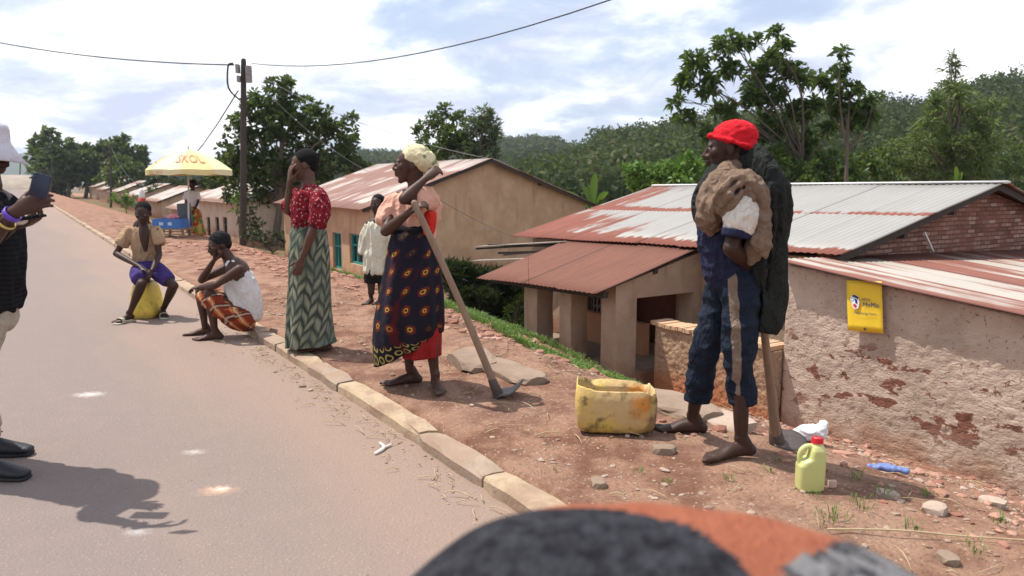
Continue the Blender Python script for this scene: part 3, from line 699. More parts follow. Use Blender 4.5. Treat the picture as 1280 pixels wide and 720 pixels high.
emb(cir(-wP*.33,hP*.125,wP*.055),.001,plain('pale_blue_ink',(.25,.5,.75),.6,.3,.05)); emb(cir(-wP*.33,hP*.125,wP*.03),.002,m_white)
emb(poly([(-wP*.27,hP*.15),(-wP*.19,hP*.12),(-wP*.19,hP*.03),(-wP*.25,hP*.06)]),.001,m_navy)
emb(poly([(-wP*.33,hP*.02),(-wP*.26,hP*.045),(-wP*.20,-hP*.005),(-wP*.25,-hP*.05)]),.001,m_redi)
b=B(); b.box(cx+ey*-.44+nn_*.012,exn*.008,eyn*.012,nn_*.003); b.mk('clip',m_iron,tP,smooth=False)
# ------------------------------------------------------------ power line
def pole(px,pyb,pyt,Y,r,label,group,zb=None):
    a=P(px,pyb,Y); c=P(px+1.5,pyt,Y); zt=c.z; u,v=uv_of(a); zb=min(a.z,terr(u,v,False))-.3
    a.z=zb; t=thing('power_pole',a,label,'power pole',group)
    b=B(); b.loft([(a,r*1.15),(a.lerp(c,.5),r),(c,r*.85)],side=(1,0,0),n=12); b.mk('pole_shaft',m_woodd,t)
    return t,c
tp,top=pole(303,305,76,26.5,.105,'tall dark wooden power pole standing beside the hedge','poles of the power line')
s=26.5/950
for dx,dy,w_,h_ in ((7,12,.08,.15),(-6,10,.05,.14),(7,22,.08,.12),(-5,22,.05,.1)): b=B(); b.box(top+V3((dx*s,-.12,-dy*s)),(w_,0,0),(0,.1,0),(0,0,h_)); b.mk('line_fitting',plain('grey_fitting',(.22,.21,.20),.5,.4,.2),tp,smooth=False)

b=B(); b.loft([(top+V3((-.35,-.1,-.1)),.035),(top+V3((-.5,-.1,-.2)),.03),(top+V3((-.52,-.1,-.9)),.03),(top+V3((-.15,-.15,-1.3)),.03)],side=(0,1,0),n=6); b.mk('line_loop',m_cable,tp)
tp2,top2=pole(137,240,180,78,.10,'thin second power pole beyond the umbrella, by the round green tree','poles of the power line')
tp3,top3=pole(63,238,202,108,.11,'short distant power pole near the end of the road','poles of the power line')
tp4,top4=pole(24,236,202,190,.15,'faintest, farthest power pole beside the gravel bank','poles of the power line')
cg='overhead cables'
cable('overhead_cable',(top+V3((-.3,-.1,-.15)),P(-160,14,34)),.022,m_cable,'black overhead cable running from the pole to the upper left',cg,.5)
cable('overhead_cable',(top+V3((.3,-.1,-.1)),P(1010,-95,12)),.014,m_cable,'black overhead cable rising from the pole to the upper right',cg,.75)
cable('overhead_cable',(top+V3((-.2,-.1,-1.0)),P(139,184,78)),.022,m_cable,'cable sagging from the tall pole to the second pole',cg,3.6)
cable('overhead_cable',(top+V3((.2,-.1,-.3)),W(uA,vAm,2.05)),.007,m_wire,'thin drop wire from the pole to the ochre gabled house',cg,.35)
cable('overhead_cable',(top+V3((.1,-.1,-.3)),P(505,235,24)),.006,m_wire,'thinner wire dropping steeply right of the pole',cg,.5)
cable('overhead_cable',(P(548,249,5.9),W(10.2,6.9,.50)),.0035,m_wire,'pale wire crossing in front of the bare gable',cg,.05)
# ------------------------------------------------------------ trees
def tree(name,Y,base,blobs,mat,label,L=.2,Wd=.08,ros=7,per=12,tr=.12,group=None,depth=1.0,trunk2=None,cat_='tree',limbs=True,up=.35,droop=.12,fill=1.0):
    s=Y/950; bp=P(base[0],base[1],Y); u,v=uv_of(bp); bp.z=terr(u,v,False)-.1
    t=thing(name,bp,label,cat_,group); C=[];bl=[]
    for q in blobs:
        px,py,r=q[:3]; dy=rng.uniform(-1,1)*r*s*1.2*depth if len(q)<4 else q[3]; c=P(px,py,Y+dy); rm=r*s; bl.append((c,rm))
        n=max(3,int(ros*(r**2)/90*fill)); k=unit(n)*(rng.uniform(.25,1,n)**.5)[:,None]*rm*np.array([1,1.1,.9]); C.append(np.array(c)+k)
    v_=leaves(np.concatenate(C),L,Wd,per,up,droop); leafmesh('crown',v_,mat,t)
    if limbs:
        b=B(); cs=np.array([c for c,_ in bl]); topz=cs[:,2].max(); ctr=V3(cs.mean(0)); fork=bp.lerp(V3((ctr.x,ctr.y,bp.z+(topz-bp.z)*.5)),.75)
        if trunk2: fork=P(trunk2[0],trunk2[1],Y)
        b.loft([(bp,tr),(bp.lerp(fork,.5)+V3((tr*.5,0,0)),tr*.8),(fork,tr*.62)],side=(1,0,0),n=9,sub=3)
        for c,r in bl:
            c=c+V3((0,0,0)); st=bp.lerp(fork,rng.uniform(.72,1)) if c.z>fork.z else bp.lerp(fork,rng.uniform(.5,.8)); mid=st.lerp(c,.5)+V3((rng.uniform(-.12,.12),rng.uniform(-.1,.1),rng.uniform(0,.15)))*(c-st).length
            b.loft([(st,tr*.42),(mid,tr*.26),(c,tr*.08)],side=(0,1,0),n=6,sub=3)
            for _ in range(3):
                e=c+V3(tuple(unit(1)[0]))*r*.85; m_=mid.lerp(c,rng.uniform(.3,.95)); b.loft([(m_,tr*.14),(m_.lerp(e,.5)+V3((0,0,.05)),tr*.1),(e,tr*.04)],side=(0,1,0),n=5,sub=2)
        b.mk('trunk',m_bark,t)
    return t
tree('broadleaf_tree',31,(342,292),[(345,122,24),(318,135,22),(305,158,20),(372,140,24),(400,150,22),(425,168,22),(350,158,30),(385,180,28),(330,180,28),(298,188,22),(280,212,18),(310,212,24),(345,212,28),(382,215,24),(415,205,22),(445,210,16),(462,214,10),(296,240,16),(356,104,11),(438,150,9),(433,190,14),(270,225,10),(400,235,16),(330,240,18)],m_leafD,'large spreading dark-leaved tree behind the power pole',L=.26,Wd=.12,ros=8,per=13,tr=.16,trunk2=(352,205))
tree('broadleaf_tree',38,(560,240),[(545,152,14),(560,172,18),(530,163,12),(548,190,16),(572,152,13),(555,138,9),(575,180,16),(527,180,10)],m_leafD,'dark half of the tree pair rising behind the ochre roof',L=.30,Wd=.12,ros=11,per=13,tr=.09,trunk2=(558,180))
tree('silvery_tree',37,(600,240),[(592,165,18),(610,158,14),(600,190,18),(620,176,11),(607,142,9),(585,190,14),(615,196,12),(596,148,8)],m_leafS,'paler silvery half of the tree pair behind the ochre roof',L=.32,Wd=.09,ros=14,per=13,tr=.08,trunk2=(600,180))
tree('tall_broadleaf_tree',24,(1014,245),[(868,78,15),(900,62,13),(858,104,13),(884,108,15),(925,56,11),(948,88,17),(972,62,14),(985,84,16),(940,122,17),(1002,96,12),(912,88,13),(856,148,12),(905,138,15),(968,118,16),(1000,140,16),(960,160,20),(1002,178,20),(932,178,15),(1022,132,11),(965,205,19),(1010,212,18),(846,126,8),(970,44,8),(912,46,6),(945,52,7),(1035,160,10),(940,205,14),(880,165,10)],m_leafG,'tall broad-leaved tree with an open crown behind the red-capped man',L=.27,Wd=.11,ros=9,per=13,tr=.08,trunk2=(1000,180),droop=.3)
tree('slender_broadleaf_tree',22,(1056,248),[(1050,88,11),(1060,115,14),(1038,112,10),(1044,138,12),(1074,138,14),(1090,122,8),(1051,68,7),(1088,150,10),(1064,155,11),(1024,100,8)],m_leafG,'slender tree with bare lower trunk, right of the tallest tree',L=.25,Wd=.10,ros=10,per=12,tr=.07,trunk2=(1060,150),droop=.3)
tree('feathery_tree',26,(1186,262),[(1190,72,5),(1190,88,8),(1186,106,11),(1202,118,12),(1172,126,12),(1184,146,17),(1215,140,15),(1160,155,13),(1232,158,15),(1150,178,16),(1190,178,21),(1226,184,18),(1146,206,18),(1188,210,22),(1228,210,18),(1168,232,20),(1208,236,18),(1242,132,9),(1118,186,9),(1130,215,14),(1110,205,8)],m_leafY,'feathery light-tipped tree with a pointed top above the brick gable',L=.34,Wd=.05,ros=9,per=16,tr=.14,trunk2=(1188,170),up=.6,droop=.35)
def bush(Y,base,blobs,mat,label,L,Wd,ros=9,per=12,name='bush',tr=.035,group=None,cat_='bush',**k): return tree(name,Y,base,blobs,mat,label,L,Wd,ros,per,tr,group,cat_=cat_,**k)
bush(21,(820,250),[(812,222,18),(790,214,12),(838,214,15),(862,204,14),(880,222,16),(850,228,16),(795,232,12)],m_leafK,'bright green bush above the tin roof, left of the red cap',.2,.09)
bush(23,(1040,252),[(1035,222,18),(1072,226,18),(1100,218,16),(1085,205,12),(1120,230,14),(1012,232,14),(1035,200,14),(1060,205,13),(1010,208,13),(1100,198,11)],m_leafG,'leafy undergrowth at the foot of the slender tree',.2,.08)
bush(24,(925,250),[(905,205,18),(925,225,18),(960,225,18),(985,232,14),(900,185,13),(885,200,13),(945,200,16),(975,195,16),(930,182,12)],m_leafG,'dark leafy undergrowth directly behind the red-capped man',.2,.08)
bush(30,(1266,270),[(1262,205,20),(1280,180,18),(1268,236,18),(1296,215,22),(1290,245,20)],m_leafD,'dark bush at the right edge beyond the brick gable',.22,.08)
hl=[(560,338,12),(578,345,15),(598,350,16),(618,352,16),(638,362,16),(655,376,16),(582,370,16),(604,378,17),(628,388,17),(648,402,16),(592,394,14),(615,405,14),(568,358,13),(640,420,12)]
bush(13.2,(610,430),hl,m_leafH,'dark narrow-leaved hedge below the bare gable, left of the veranda',.17,.03,26,18,name='hedge',cat_='hedge',tr=.03,up=.7)
bush(10.6,(640,425),[(640,385,10),(648,400,9),(635,405,8),(650,372,7)],m_leafK,'thin light-green sprig against the nearest veranda pillar',.09,.02,6,10,name='shrub',cat_='shrub')
bush(24.5,(340,312),[(322,296,11),(340,298,11),(358,300,11),(310,292,9),(372,302,9),(331,301,8)],m_leafH,'low clipped hedge behind the young woman in the green skirt',.14,.05,10,12,name='hedge',cat_='hedge')
bush(27.5,(316,305),[(312,262,10),(318,280,11),(310,248,8),(322,292,9),(306,275,9)],m_leafH,'narrow shrub growing just right of the tall power pole',.16,.06,10,12,name='shrub',cat_='shrub')
bush(29,(300,300),[(296,246,7),(300,256,8),(294,262,6)],m_leafK,'small yellow-green sprig beside the cream house corner',.16,.06,8,12,name='shrub',cat_='shrub')
bush(52,(158,262),[(150,250,9),(163,252,8),(141,247,6),(172,256,6),(155,243,6)],m_leafK,'bright roadside bush in front of the far roofs',.3,.12,12,12)
bush(60,(195,244),[(192,236,5),(186,238,4)],m_leafD,'small dark bush between the far roofs',.3,.12,12,12)
tg='grove of tall trees at the end of the road'
for i,(x,y,r,lab) in enumerate(((58,182,17,'leftmost and fullest tree of the far grove'),(84,192,13,'second tree from the left in the far grove'),(106,198,14,'tree with a spreading crown left of the far pole'),(128,190,12,'slim tree just left of the far power pole'),(150,186,13,'tallest tree right of the far power pole'),(172,196,12,'rightmost slim tree of the far grove'),(75,215,13,'low tree in front of the far grove'),(118,216,9,'small tree between grove and roofs'))):
    bl=[(x,y,r),(x-r*.5,y+r*.9,r*.9),(x+r*.5,y+r*.8,r*.9),(x+r*.2,y-r*.7,r*.6),(x,y+r*1.8,r)]
    tree('tall_tree',125+i,(x,238),bl,m_leafD,lab,L=.95,Wd=.5,ros=18,per=10,tr=.35,group=tg)
tree('round_tree',88,(150,240),[(150,206,15),(138,214,13),(164,214,14),(150,222,15),(172,222,9),(130,224,9)],m_leafD,'round dense green tree beside the thin far pole',L=.6,Wd=.3,ros=12,per=12,tr=.25)
for i,(x,y,lab) in enumerate(((205,230,'dark tree just left of the umbrella pole, behind the roofs'),(255,232,'dark tree under the right side of the umbrella'),(282,228,'dark tree between the umbrella and the tall pole'))):
    tree('dark_tree',75+i*3,(x,242),[(x,y,12),(x-14,y+3,10),(x+14,y+2,11),(x+24,y+5,9),(x-24,y+6,8)],m_leafH,lab,L=.6,Wd=.3,ros=12,per=12,tr=.2,group='trees behind the far roofs')
# banana plant
def banana(px,py,Y,lv,label):
    bp=P(px,py,Y); u,v=uv_of(bp); bp.z=terr(u,v,False); t=thing('banana_plant',bp,label,'banana plant'); s=Y/950
    for (x0,y0,x1,y1,w_) in lv:
        a=P(x0,y0,Y); c=P(x1,y1,Y+random.uniform(-.5,.5)); vs=[];N_=10
        for i in range(N_+1):
            k=i/N_; p=a.lerp(c,k)+V3((0,0,.12*math.sin(k*math.pi))); wd=w_*s*math.sin(math.pi*min(1,k*.93+.05))**.6
            sd_=V3((c-a)).cross(V3((0,1,.2))).normalized(); n_=sd_.cross((c-a)).normalized()
            vs+= [p-sd_*wd+n_*wd*.3,p,p+sd_*wd+n_*wd*.3]
        mk('leaf',vs,[(i*3+j,(i+1)*3+j,(i+1)*3+j+1,i*3+j+1) for i in range(N_) for j in (0,1)],m_leafK,t)
    b=B(); top_=P(px,py,Y); b.loft([(bp,.12),(top_,.06)],side=(1,0,0),n=8); b.mk('stem',m_bark,t)
banana(742,262,24,[(742,262,728,232,4),(740,262,744,216,5),(744,262,760,240,4),(738,264,702,238,3),(745,263,757,252,3)],'banana plant showing torn upright leaves between the two big roofs')
banana(1197,262,24.5,[(1197,240,1195,208,3),(1197,240,1203,215,2.5)],'single pale banana shoot peeping over the roof ridge')
# the air between here and the hills
zt_hz=100; b=B(); b.box((0,330,(zt_hz-9)/2),(1100,0,0),(0,430,0),(0,0,(zt_hz+9)/2))
mh=bpy.data.materials.new('haze'); mh.use_nodes=True; nh=mh.node_tree; nh.nodes.remove(nh.nodes['Principled BSDF'])
pv=nh.nodes.new('ShaderNodeVolumePrincipled'); pv.inputs['Density'].default_value=.00022; pv.inputs['Color'].default_value=(.80,.86,.95,1); pv.inputs['Anisotropy'].default_value=.3
nh.links.new(pv.outputs[0],nh.nodes['Material Output'].inputs['Volume'])
hz=b.mk('haze',mh,smooth=False); tag(hz,'thin bluish haze softening the far hills','haze',kind='stuff')
# ------------------------------------------------------------ people
RX=V3((1,0,0)); AY=V3((0,1,0)); UZ=V3((0,0,1))
class Fig:
    def __init__(s,Y,root,label,vox=.006,name='person'):
        s.Y=Y; s.t=thing(name,root,label,'person'); s.b=B(); s.vox=vox; s.k=Y/959.
    def p(s,px,py,dy=0): return P(px,py,s.Y+dy)
    def L(s,pts,**k): # pts: px,py,dy,ra[,rb]
        s.b.loft([(s.p(*q[:3]),)+tuple(q[3:]) for q in pts],**k)
    def body(s,mat,sm=2): return fuse('body',s.b,s.vox,mat,s.t,sm=sm)
def frame(f,up=(0,0,1)):
    f=V3(f).normalized(); up=V3(up); r=f.cross(up).normalized(); u=r.cross(f); return r,f,u
def head(F,c,f,up=(0,0,1),s=1.,neck=None,hair=True,eyes=True,hairk=1.0,nr=.052):
    """c centre of head (chin -.112, crown +.112)"""
    r,f,u=frame(f,up); c=V3(c); b=F.b
    def q(x,y,z): return c+(r*x+f*y+u*z)*s
    b.ell(q(0,-.014,.032),r*.072*s,f*.096*s,u*.080*s,20,14)
    b.loft([(q(0,.030,.030),.060*s,.058*s),(q(0,.038,-.030),.054*s,.050*s),(q(0,.046,-.072),.040*s,.038*s),(q(0,.060,-.096),.020*s,.018*s)],side=r,n=18)
    b.ell(q(0,.078,.026),r*.045*s,f*.012*s,u*.009*s,12,8)
    b.loft([(q(0,.086,.018),.008*s),(q(0,.098,-.008),.010*s),(q(0,.104,-.024),.013*s)],side=r,n=10)
    for k in(-1,1):
        b.sph(q(k*.014,.092,-.028),.0105*s); b.sph(q(k*.036,.058,-.012),.026*s)
        b.ell(q(k*.072,-.006,-.004),r*.009*s,f*.017*s,u*.029*s,10,8)
    b.ell(q(0,.088,-.050),r*.024*s,f*.014*s,u*.0075*s,12,8); b.ell(q(0,.084,-.064),r*.021*s,f*.014*s,u*.009*s,12,8)
    b.loft([(q(0,-.02,-.03),nr*s),(neck if neck else q(0,-.03,-.16),nr*s*1.05)],side=r,n=14,sub=1)
    if eyes:
        for k in(-1,1):
            e=B(); e.sph(q(k*.031,.0765,.006),.0125*s,12,8); eo=e.mk('eye',m_eye,F.t); pu=B(); pu.sph(q(k*.031,.083,.006),.0075*s,8,6); pu.mk('pupil',m_pup,eo)
            F.b.loft([(q(k*.031-.016,.080,.017),.004*s),(q(k*.031,.088,.020),.005*s),(q(k*.031+.016,.080,.017),.004*s)],side=u,n=6)
    if hair:
        h=B(); h.ell(q(0,-.024,.044),r*.077*s,f*.095*s,u*.080*s*hairk,24,16); h.ell(q(0,-.062,-.005),r*.062*s,f*.05*s,u*.052*s,18,12)
        h.v=[v+(v-c).normalized()*.004*mnoise.noise(v*60) for v in h.v]; h.mk('hair',m_hair,F.t)
    return q
def hand(b,w_,d,n,side,curl=.45,L=.18,spread=.12,thumb=.6):
    """w_ wrist, d direction to knuckles, n way the palm faces, side = towards the thumb"""
    d=V3(d).normalized(); n=V3(n); n=(n-d*n.dot(d)).normalized(); s_=d.cross(n)
    if s_.dot(V3(side))<0: s_=-s_
    k=L/.18; w_=V3(w_)
    b.loft([(w_-d*.02*k,.025*k,.018*k),(w_+d*.02*k,.031*k,.016*k),(w_+d*.06*k,.038*k,.0135*k),(w_+d*.088*k,.037*k,.011*k)],side=s_,n=14)
    for i,Lf in enumerate((.070,.078,.072,.057)):
        x=(.028-.0187*i)*k; p=w_+d*.088*k+s_*x; r=.0088*k if i<3 else .0078*k; a=0; dd=(d+s_*(spread*(1-i*.67))).normalized(); pts=[(p-dd*.02*k,r),(p,r)]
        for j,fr in enumerate((.45,.31,.24)):
            a+=curl*(.8,1.1,.8)[j]; p=p+(dd*math.cos(a)+n*math.sin(a))*Lf*fr*k; pts.append((p,r*(.95,.88,.75)[j]))
        b.loft(pts,side=s_,n=9,sub=2)
    p=w_+d*.022*k+s_*.022*k; dd=(d*.55+s_*.75*thumb+n*.35).normalized(); pts=[(p,.012*k)]
    for j,l in enumerate((.038,.030,.024)):
        p=p+dd*l*k; pts.append((p,(.0115,.010,.008)[j]*k)); dd=(dd+d*.25+n*.35*curl).normalized()
    b.loft(pts,side=n,n=9,sub=2)
def foot(b,an,f,gz,L=.25,side=1,lift=0):
    """an ankle point, f flat toe direction, gz ground height, side +1: big toe on f x up"""
    f=V3((f[0],f[1],0)).normalized(); r=f.cross(UZ)*side; k=L/.25; a=V3((an.x,an.y,gz))
    def q(x,y,z): return a+(f*x+r*y+UZ*z)*k
    b.loft([(q(-.050,0,.030),.027*k,.029*k),(q(-.01,0,.040),.031*k,.036*k),(q(.05,.004,.036),.034*k,.032*k),(q(.10,.006,.024),.042*k,.022*k),(q(.142,.008,.017),.045*k,.0155*k)],side=r,n=16)
    for i,(x,l,rr) in enumerate(((.034,.050,.0135),(.011,.044,.0090),(-.008,.037,.0085),(-.025,.030,.008),(-.041,.022,.0078))):
        b.loft([(q(.135,x+.008,.015),rr*k),(q(.158+l*.3-.004*i,x+.009,.0165),rr*k),(q(.150+l-.004*i,x+.009,.012),rr*.88*k)],side=r,n=9,sub=2)
    b.loft([(q(-.022,0,.045),.032*k,.040*k),(V3((an.x,an.y,an.z)),.031*k,.034*k)],side=r,n=12,sub=1)
def arm(b,sh,el,wr,k=1.,side=RX):
    sh,el,wr=map(V3,(sh,el,wr))
    b.loft([(sh,.052*k),(sh.lerp(el,.35),.047*k),(sh.lerp(el,.8),.037*k),(el,.037*k)],side=side,n=14)
    b.loft([(el,.038*k),(el.lerp(wr,.25),.040*k),(el.lerp(wr,.65),.031*k),(wr,.024*k,.021*k)],side=side,n=14)
def leg(b,hip,kn,an,k=1.,side=RX,kt=1.):
    hip,kn,an=map(V3,(hip,kn,an))
    b.loft([(hip,.088*k*kt),(hip.lerp(kn,.4),.076*k*kt),(hip.lerp(kn,.85),.056*k*kt),(kn,.054*k*kt)],side=side,n=16)
    b.loft([(kn,.055*k*kt),(kn.lerp(an,.3),.054*k*kt),(kn.lerp(an,.7),.038*k),(an,.031*k)],side=side,n=16)
def wrap(F,name,rows,mat,parent=None,nf=7,amp=.05,n=96,twist=1.5,seed=0,cap0=False,solid=.004):
    """rows top->bottom: (xl,xr,y,dy,depth_halfwidth,slope px)"""
    k=len(rows); rs=[]
    m_=5; ex=[]
    for i in range(k-1):
        for q in range(m_): ex.append([lerp(rows[i][j],rows[i+1][j],ss(0,1,q/m_)*.5+q/m_*.5) for j in range(len(rows[0]))])
    ex.append(list(rows[-1])); uv=[]; rings=[]; acc=0
    for i,(xl,xr,y,dy,rb,sl) in enumerate(ex):
        t=i/(len(ex)-1); c=F.p((xl+xr)/2,y,dy); ra=(xr-xl)/2*(F.Y+dy)/959; ring=[]
        for j in range(n+1):
            th=2*math.pi*j/n; a=amp*(.25+.75*t)*(math.sin(nf*th+seed+twist*t)+.6*math.sin((nf*1.7//1)*th+seed*2-twist*t*2)+.9*mnoise.noise(V3((math.cos(th)*2.2+seed,math.sin(th)*2.2,t*1.6))))
            cx_,sy_=math.cos(th),math.sin(th)
            edge=.35 if abs(cx_)>.93 else 1
            ring.append(c+RX*ra*cx_*(1+a*.35*edge)+AY*rb*sy_*(1+a)+UZ*(-(sl*cx_)*(F.Y/959)))
            uv.append((th*(ra+rb)/2,-acc))
        rings.append(ring)
        if i<len(ex)-1: acc+=abs(ex[i+1][2]-y)*F.Y/959
    uv=[(u_,v_+acc) for u_,v_ in uv]
    v_,f_=skin_rings(rings,False,cap0,False)
    o=mk(name,v_,f_,mat,parent or F.t,uv=uv)
    if solid: o.modifiers.new('thickness','SOLIDIFY').thickness=solid
    return o
# ---- fabrics
def uvm(m): u_,v_,_=m.sep(m.pos('UV')); return u_,v_
m_weave=M('woven_leaf_print',.9,.1); u_,v_=uvm(m_weave)
u_=u_+(m_weave.noise(m_weave.comb(u_,v_),6,3)-.5)*.05; ci=(u_/.062).floor(); par=((ci*.5).fract()>.25)*2-1; cf=(u_/.062).fract()
ph=(v_/.105)+par*cf*.75+ci*.29+(m_weave.noise(m_weave.comb(u_,v_,2),9,3)-.5)*.5; st=ph.fract(); tri=(st-.5).abs()*2
fine=((ph*44).sin()*.5+.5)
c=m_weave.mix((.035,.045,.036),(.29,.29,.205),(1-tri.step(.1,1.0))*(fine*.4+.6)*(1-((cf-.5).abs()).step(.30,.52)*.85)); c=m_weave.mix(c,(.075,.10,.08),m_weave.noise(m_weave.pos('Object'),5,3).step(.42,.62)*.55)
m_weave.col(c).bump(m_weave.noise(m_weave.pos('Object'),20,4),.3,.02)
def ringprint(name,ground,halo,ring,border=.10,cell=.092,hem=True):
    m=M(name,.88,.12); u_,v_=uvm(m); w0=m.noise(m.comb(u_,v_),7,3)-.5; w1=m.noise(m.comb(u_,v_,5),7,3)-.5; u_=u_+w0*.05; vb_=v_; v_=v_+w1*.05
    def cells(cs,ox=0):
        row=(v_/cs).floor(); uu_=u_/cs+((row*.5).fract()>.25)*.5+ox
        dx=uu_.fract()-.5; dy=(v_/cs).fract()-.5; return (dx*dx+dy*dy).sqrt(), m.noise(m.comb(uu_.floor(),row),3.7,1)
    d_,h_=cells(cell); w_=m.noise(m.comb(u_,v_),30,2)*.06
    d2=d_+w_
    c=m.mix(ground,halo,(1-d2.step(.24,.33))*.85*(m.noise(m.comb(u_,v_),60,2).step(.35,.6)*.6+.4)); c=m.mix(c,(.012,.010,.012),1-d2.step(.185,.20)); c=m.mix(c,ring,(1-d2.step(.155,.17))); c=m.mix(c,(.02,.012,.015),1-d2.step(.085,.10)); 
    c=m.mix(c,ground,(h_>.57)*.8)
    if hem:
        e_,_=cells(.052); hb=m.mix((.012,.012,.012),(.30,.235,.08),e_.step(.24,.27)*(1-e_.step(.38,.41))); c=m.mix(c,hb,(v_<border))
    c=m.mix(c,(.10,.012,.012),m.noise(m.comb(u_*9,v_*1.5),1,3).step(.56,.66)*.6)
    m.col(c).bump(m.noise(m.pos('Object'),22,4),.35,.02); return m
m_ring=ringprint('ring_print',(.014,.012,.020),(.19,.025,.012),(.44,.24,.04),cell=.115,border=.075)
m_plaid=M('orange_plaid',.9,.12); p=m_plaid.pos('Object'); x,y,z=m_plaid.sep(m_plaid.map(p,rot=(.3,.5,.35)))
a=((x*62).sin()*.5+.5); b2=((z*58+y*20).sin()*.5+.5); c=m_plaid.mix((.19,.035,.018),(.42,.13,.035),a.step(.45,.6)); c=m_plaid.mix(c,(.06,.02,.02),b2.step(.60,.72)*.7); c=m_plaid.mix(c,(.55,.42,.30),(a>.955)*.7); c=m_plaid.mix(c,(.55,.42,.30),(b2>.955)*.55)
m_plaid.col(c).bump(m_plaid.noise(p,24,4),.35,.02)
m_blouse=M('maroon_print',.9,.12); p=m_blouse.pos('Object'); 
c=m_blouse.mix((.12,.006,.012),(.24,.018,.028),m_blouse.noise(p,12,4)); vd=m_blouse.vor(m_blouse.map(p,sc=(1,1,.8)),44); c=m_blouse.mix(c,(.55,.28,.26),(vd<.26)*.8); c=m_blouse.mix(c,(.03,.006,.01),m_blouse.noise(p,30,3).step(.55,.62)*.8)
m_blouse.col(c).bump(m_blouse.noise(p,24,4),.4,.02)
m_peach=cloth('peach_cotton',(.62,.34,.25)); m_redc=cloth('red_cotton',(.55,.03,.02)); m_cream=cloth('cream_shirt_cotton',(.56,.53,.42)); m_blackc=cloth('black_cotton',(.016,.016,.018),b=.5)
m_coat=cloth('charcoal_coat_cloth',(.022,.024,.022),b=.6); m_brownj=cloth('brown_jacket_cloth',(.185,.125,.088),.25,.35,dirt=(.11,.075,.055)); m_whites=cloth('off_white_sleeve',(.62,.56,.48),.15,.5); m_blueT=cloth('navy_shirt_cloth',(.020,.022,.050),.35,.4)
m_trouser=cloth('navy_trouser_cloth',(.013,.018,.031),.4,.4,dirt=(.027,.034,.043)); m_stripe=cloth('tan_stripe_cloth',(.26,.19,.15)); m_redcap=cloth('red_knit',(.52,.014,.022),.12,.25)
def stripe_on(m,xa,za,xb,zb,w):
    p=m.pos('Object'); x,y,z=m.sep(p); nx,ny,nz_=m.sep(m.geo('Normal')); cx_=(z-za)*((xb-xa)/(zb-za))+xa; k=(1-((x-cx_).abs()).step(w*.85,w))*(y<.0)
    old=m.b.inputs['Base Color'].links[0].from_socket; m.col(m.mix(X(m.nt,old),m.mix((.13,.095,.07),(.24,.18,.14),m.noise(p,12,4)),k))
m_tan=cloth('tan_shirt_cotton',(.36,.235,.14),.2,.4); m_purple=cloth('purple_shorts_cotton',(.055,.035,.15),.3,.4); m_vest=cloth('white_vest_cotton',(.60,.57,.55),.12,.4); m_khaki=cloth('khaki_cotton',(.38,.32,.25)); m_hat=cloth('pale_hat_cotton',(.55,.52,.56),.08,.3)
m_scarf=M('yellow_patterned_scarf',.85,.15); p=m_scarf.pos('Object'); c=m_scarf.mix((.58,.50,.27),(.66,.60,.40),m_scarf.noise(p,10,3)); c=m_scarf.mix(c,(.10,.14,.07),m_scarf.noise(m_scarf.map(p,loc=(2.2,0,0)),16,2).step(.60,.65)*.8); m_scarf.col(c).bump(m_scarf.noise(p,30,3),.5,.02)
m_stripeT=M('black_ribbed_shirt',.95,.08); p=m_stripeT.geo(); x,y,z=m_stripeT.sep(p); m_stripeT.col(m_stripeT.mix((.009,.009,.010),(.016,.016,.018),(z*260+x*60).sin()*.5+.5)).bump((z*260+x*60).sin(),.15,.002)

# ---- 1. woman with the hoe
g1=G(503,480); g2=G(549,490); Y1=(g1.y+g2.y)/2+.02
F=Fig(Y1,V3(((g1.x+g2.x)/2,Y1,g1.z)),'barefoot woman in a peach top and black ring-print wrap leaning on a long hoe')
F.L([(518,345,0,.155,.12),(516,318,0,.15,.115),(515,290,0,.125,.095),(519,265,0,.145,.10),(520,248,0,.150,.075),(522,240,0,.07,.055)],side=RX,n=20)
hc=F.p(514,207,-.02); head(F,hc,(-1,-.12,.06),neck=F.p(522,243,0),hair=False,s=1.04)
hq=lambda x,y,z:0
leg(F.b,F.p(507,335,.05),F.p(509,405,.03),F.p(512,462,.04),.92); leg(F.b,F.p(528,335,-.03),F.p(536,405,-.06),F.p(544,471,-.05),.92)
a1=F.p(513,462,.04); a2=F.p(545,472,-.05); gz1=g1.z; gz2=G(545,484).z
foot(F.b,V3((a1.x,g1.y,gz1+.10)),(-1,-.35),gz1,.25,1); foot(F.b,V3((a2.x,g2.y+.06,gz2+.10)),(.35,-1),gz2,.24,1)
arm(F.b,F.p(540,250,-.06),F.p(505,249,-.25),F.p(531,224,-.16),.92); hand(F.b,F.p(532,223,-.16),V3((.7,.25,.55)),V3((.3,.9,-.3)),UZ,.75,.17)
arm(F.b,F.p(494,255,.04),F.p(482,289,-.14),F.p(511,266,-.27),.92); hand(F.b,F.p(512,265,-.27),V3((.85,-.1,.55)),V3((.5,.5,-.6)),UZ,.8,.17)
F.body(m_skin)
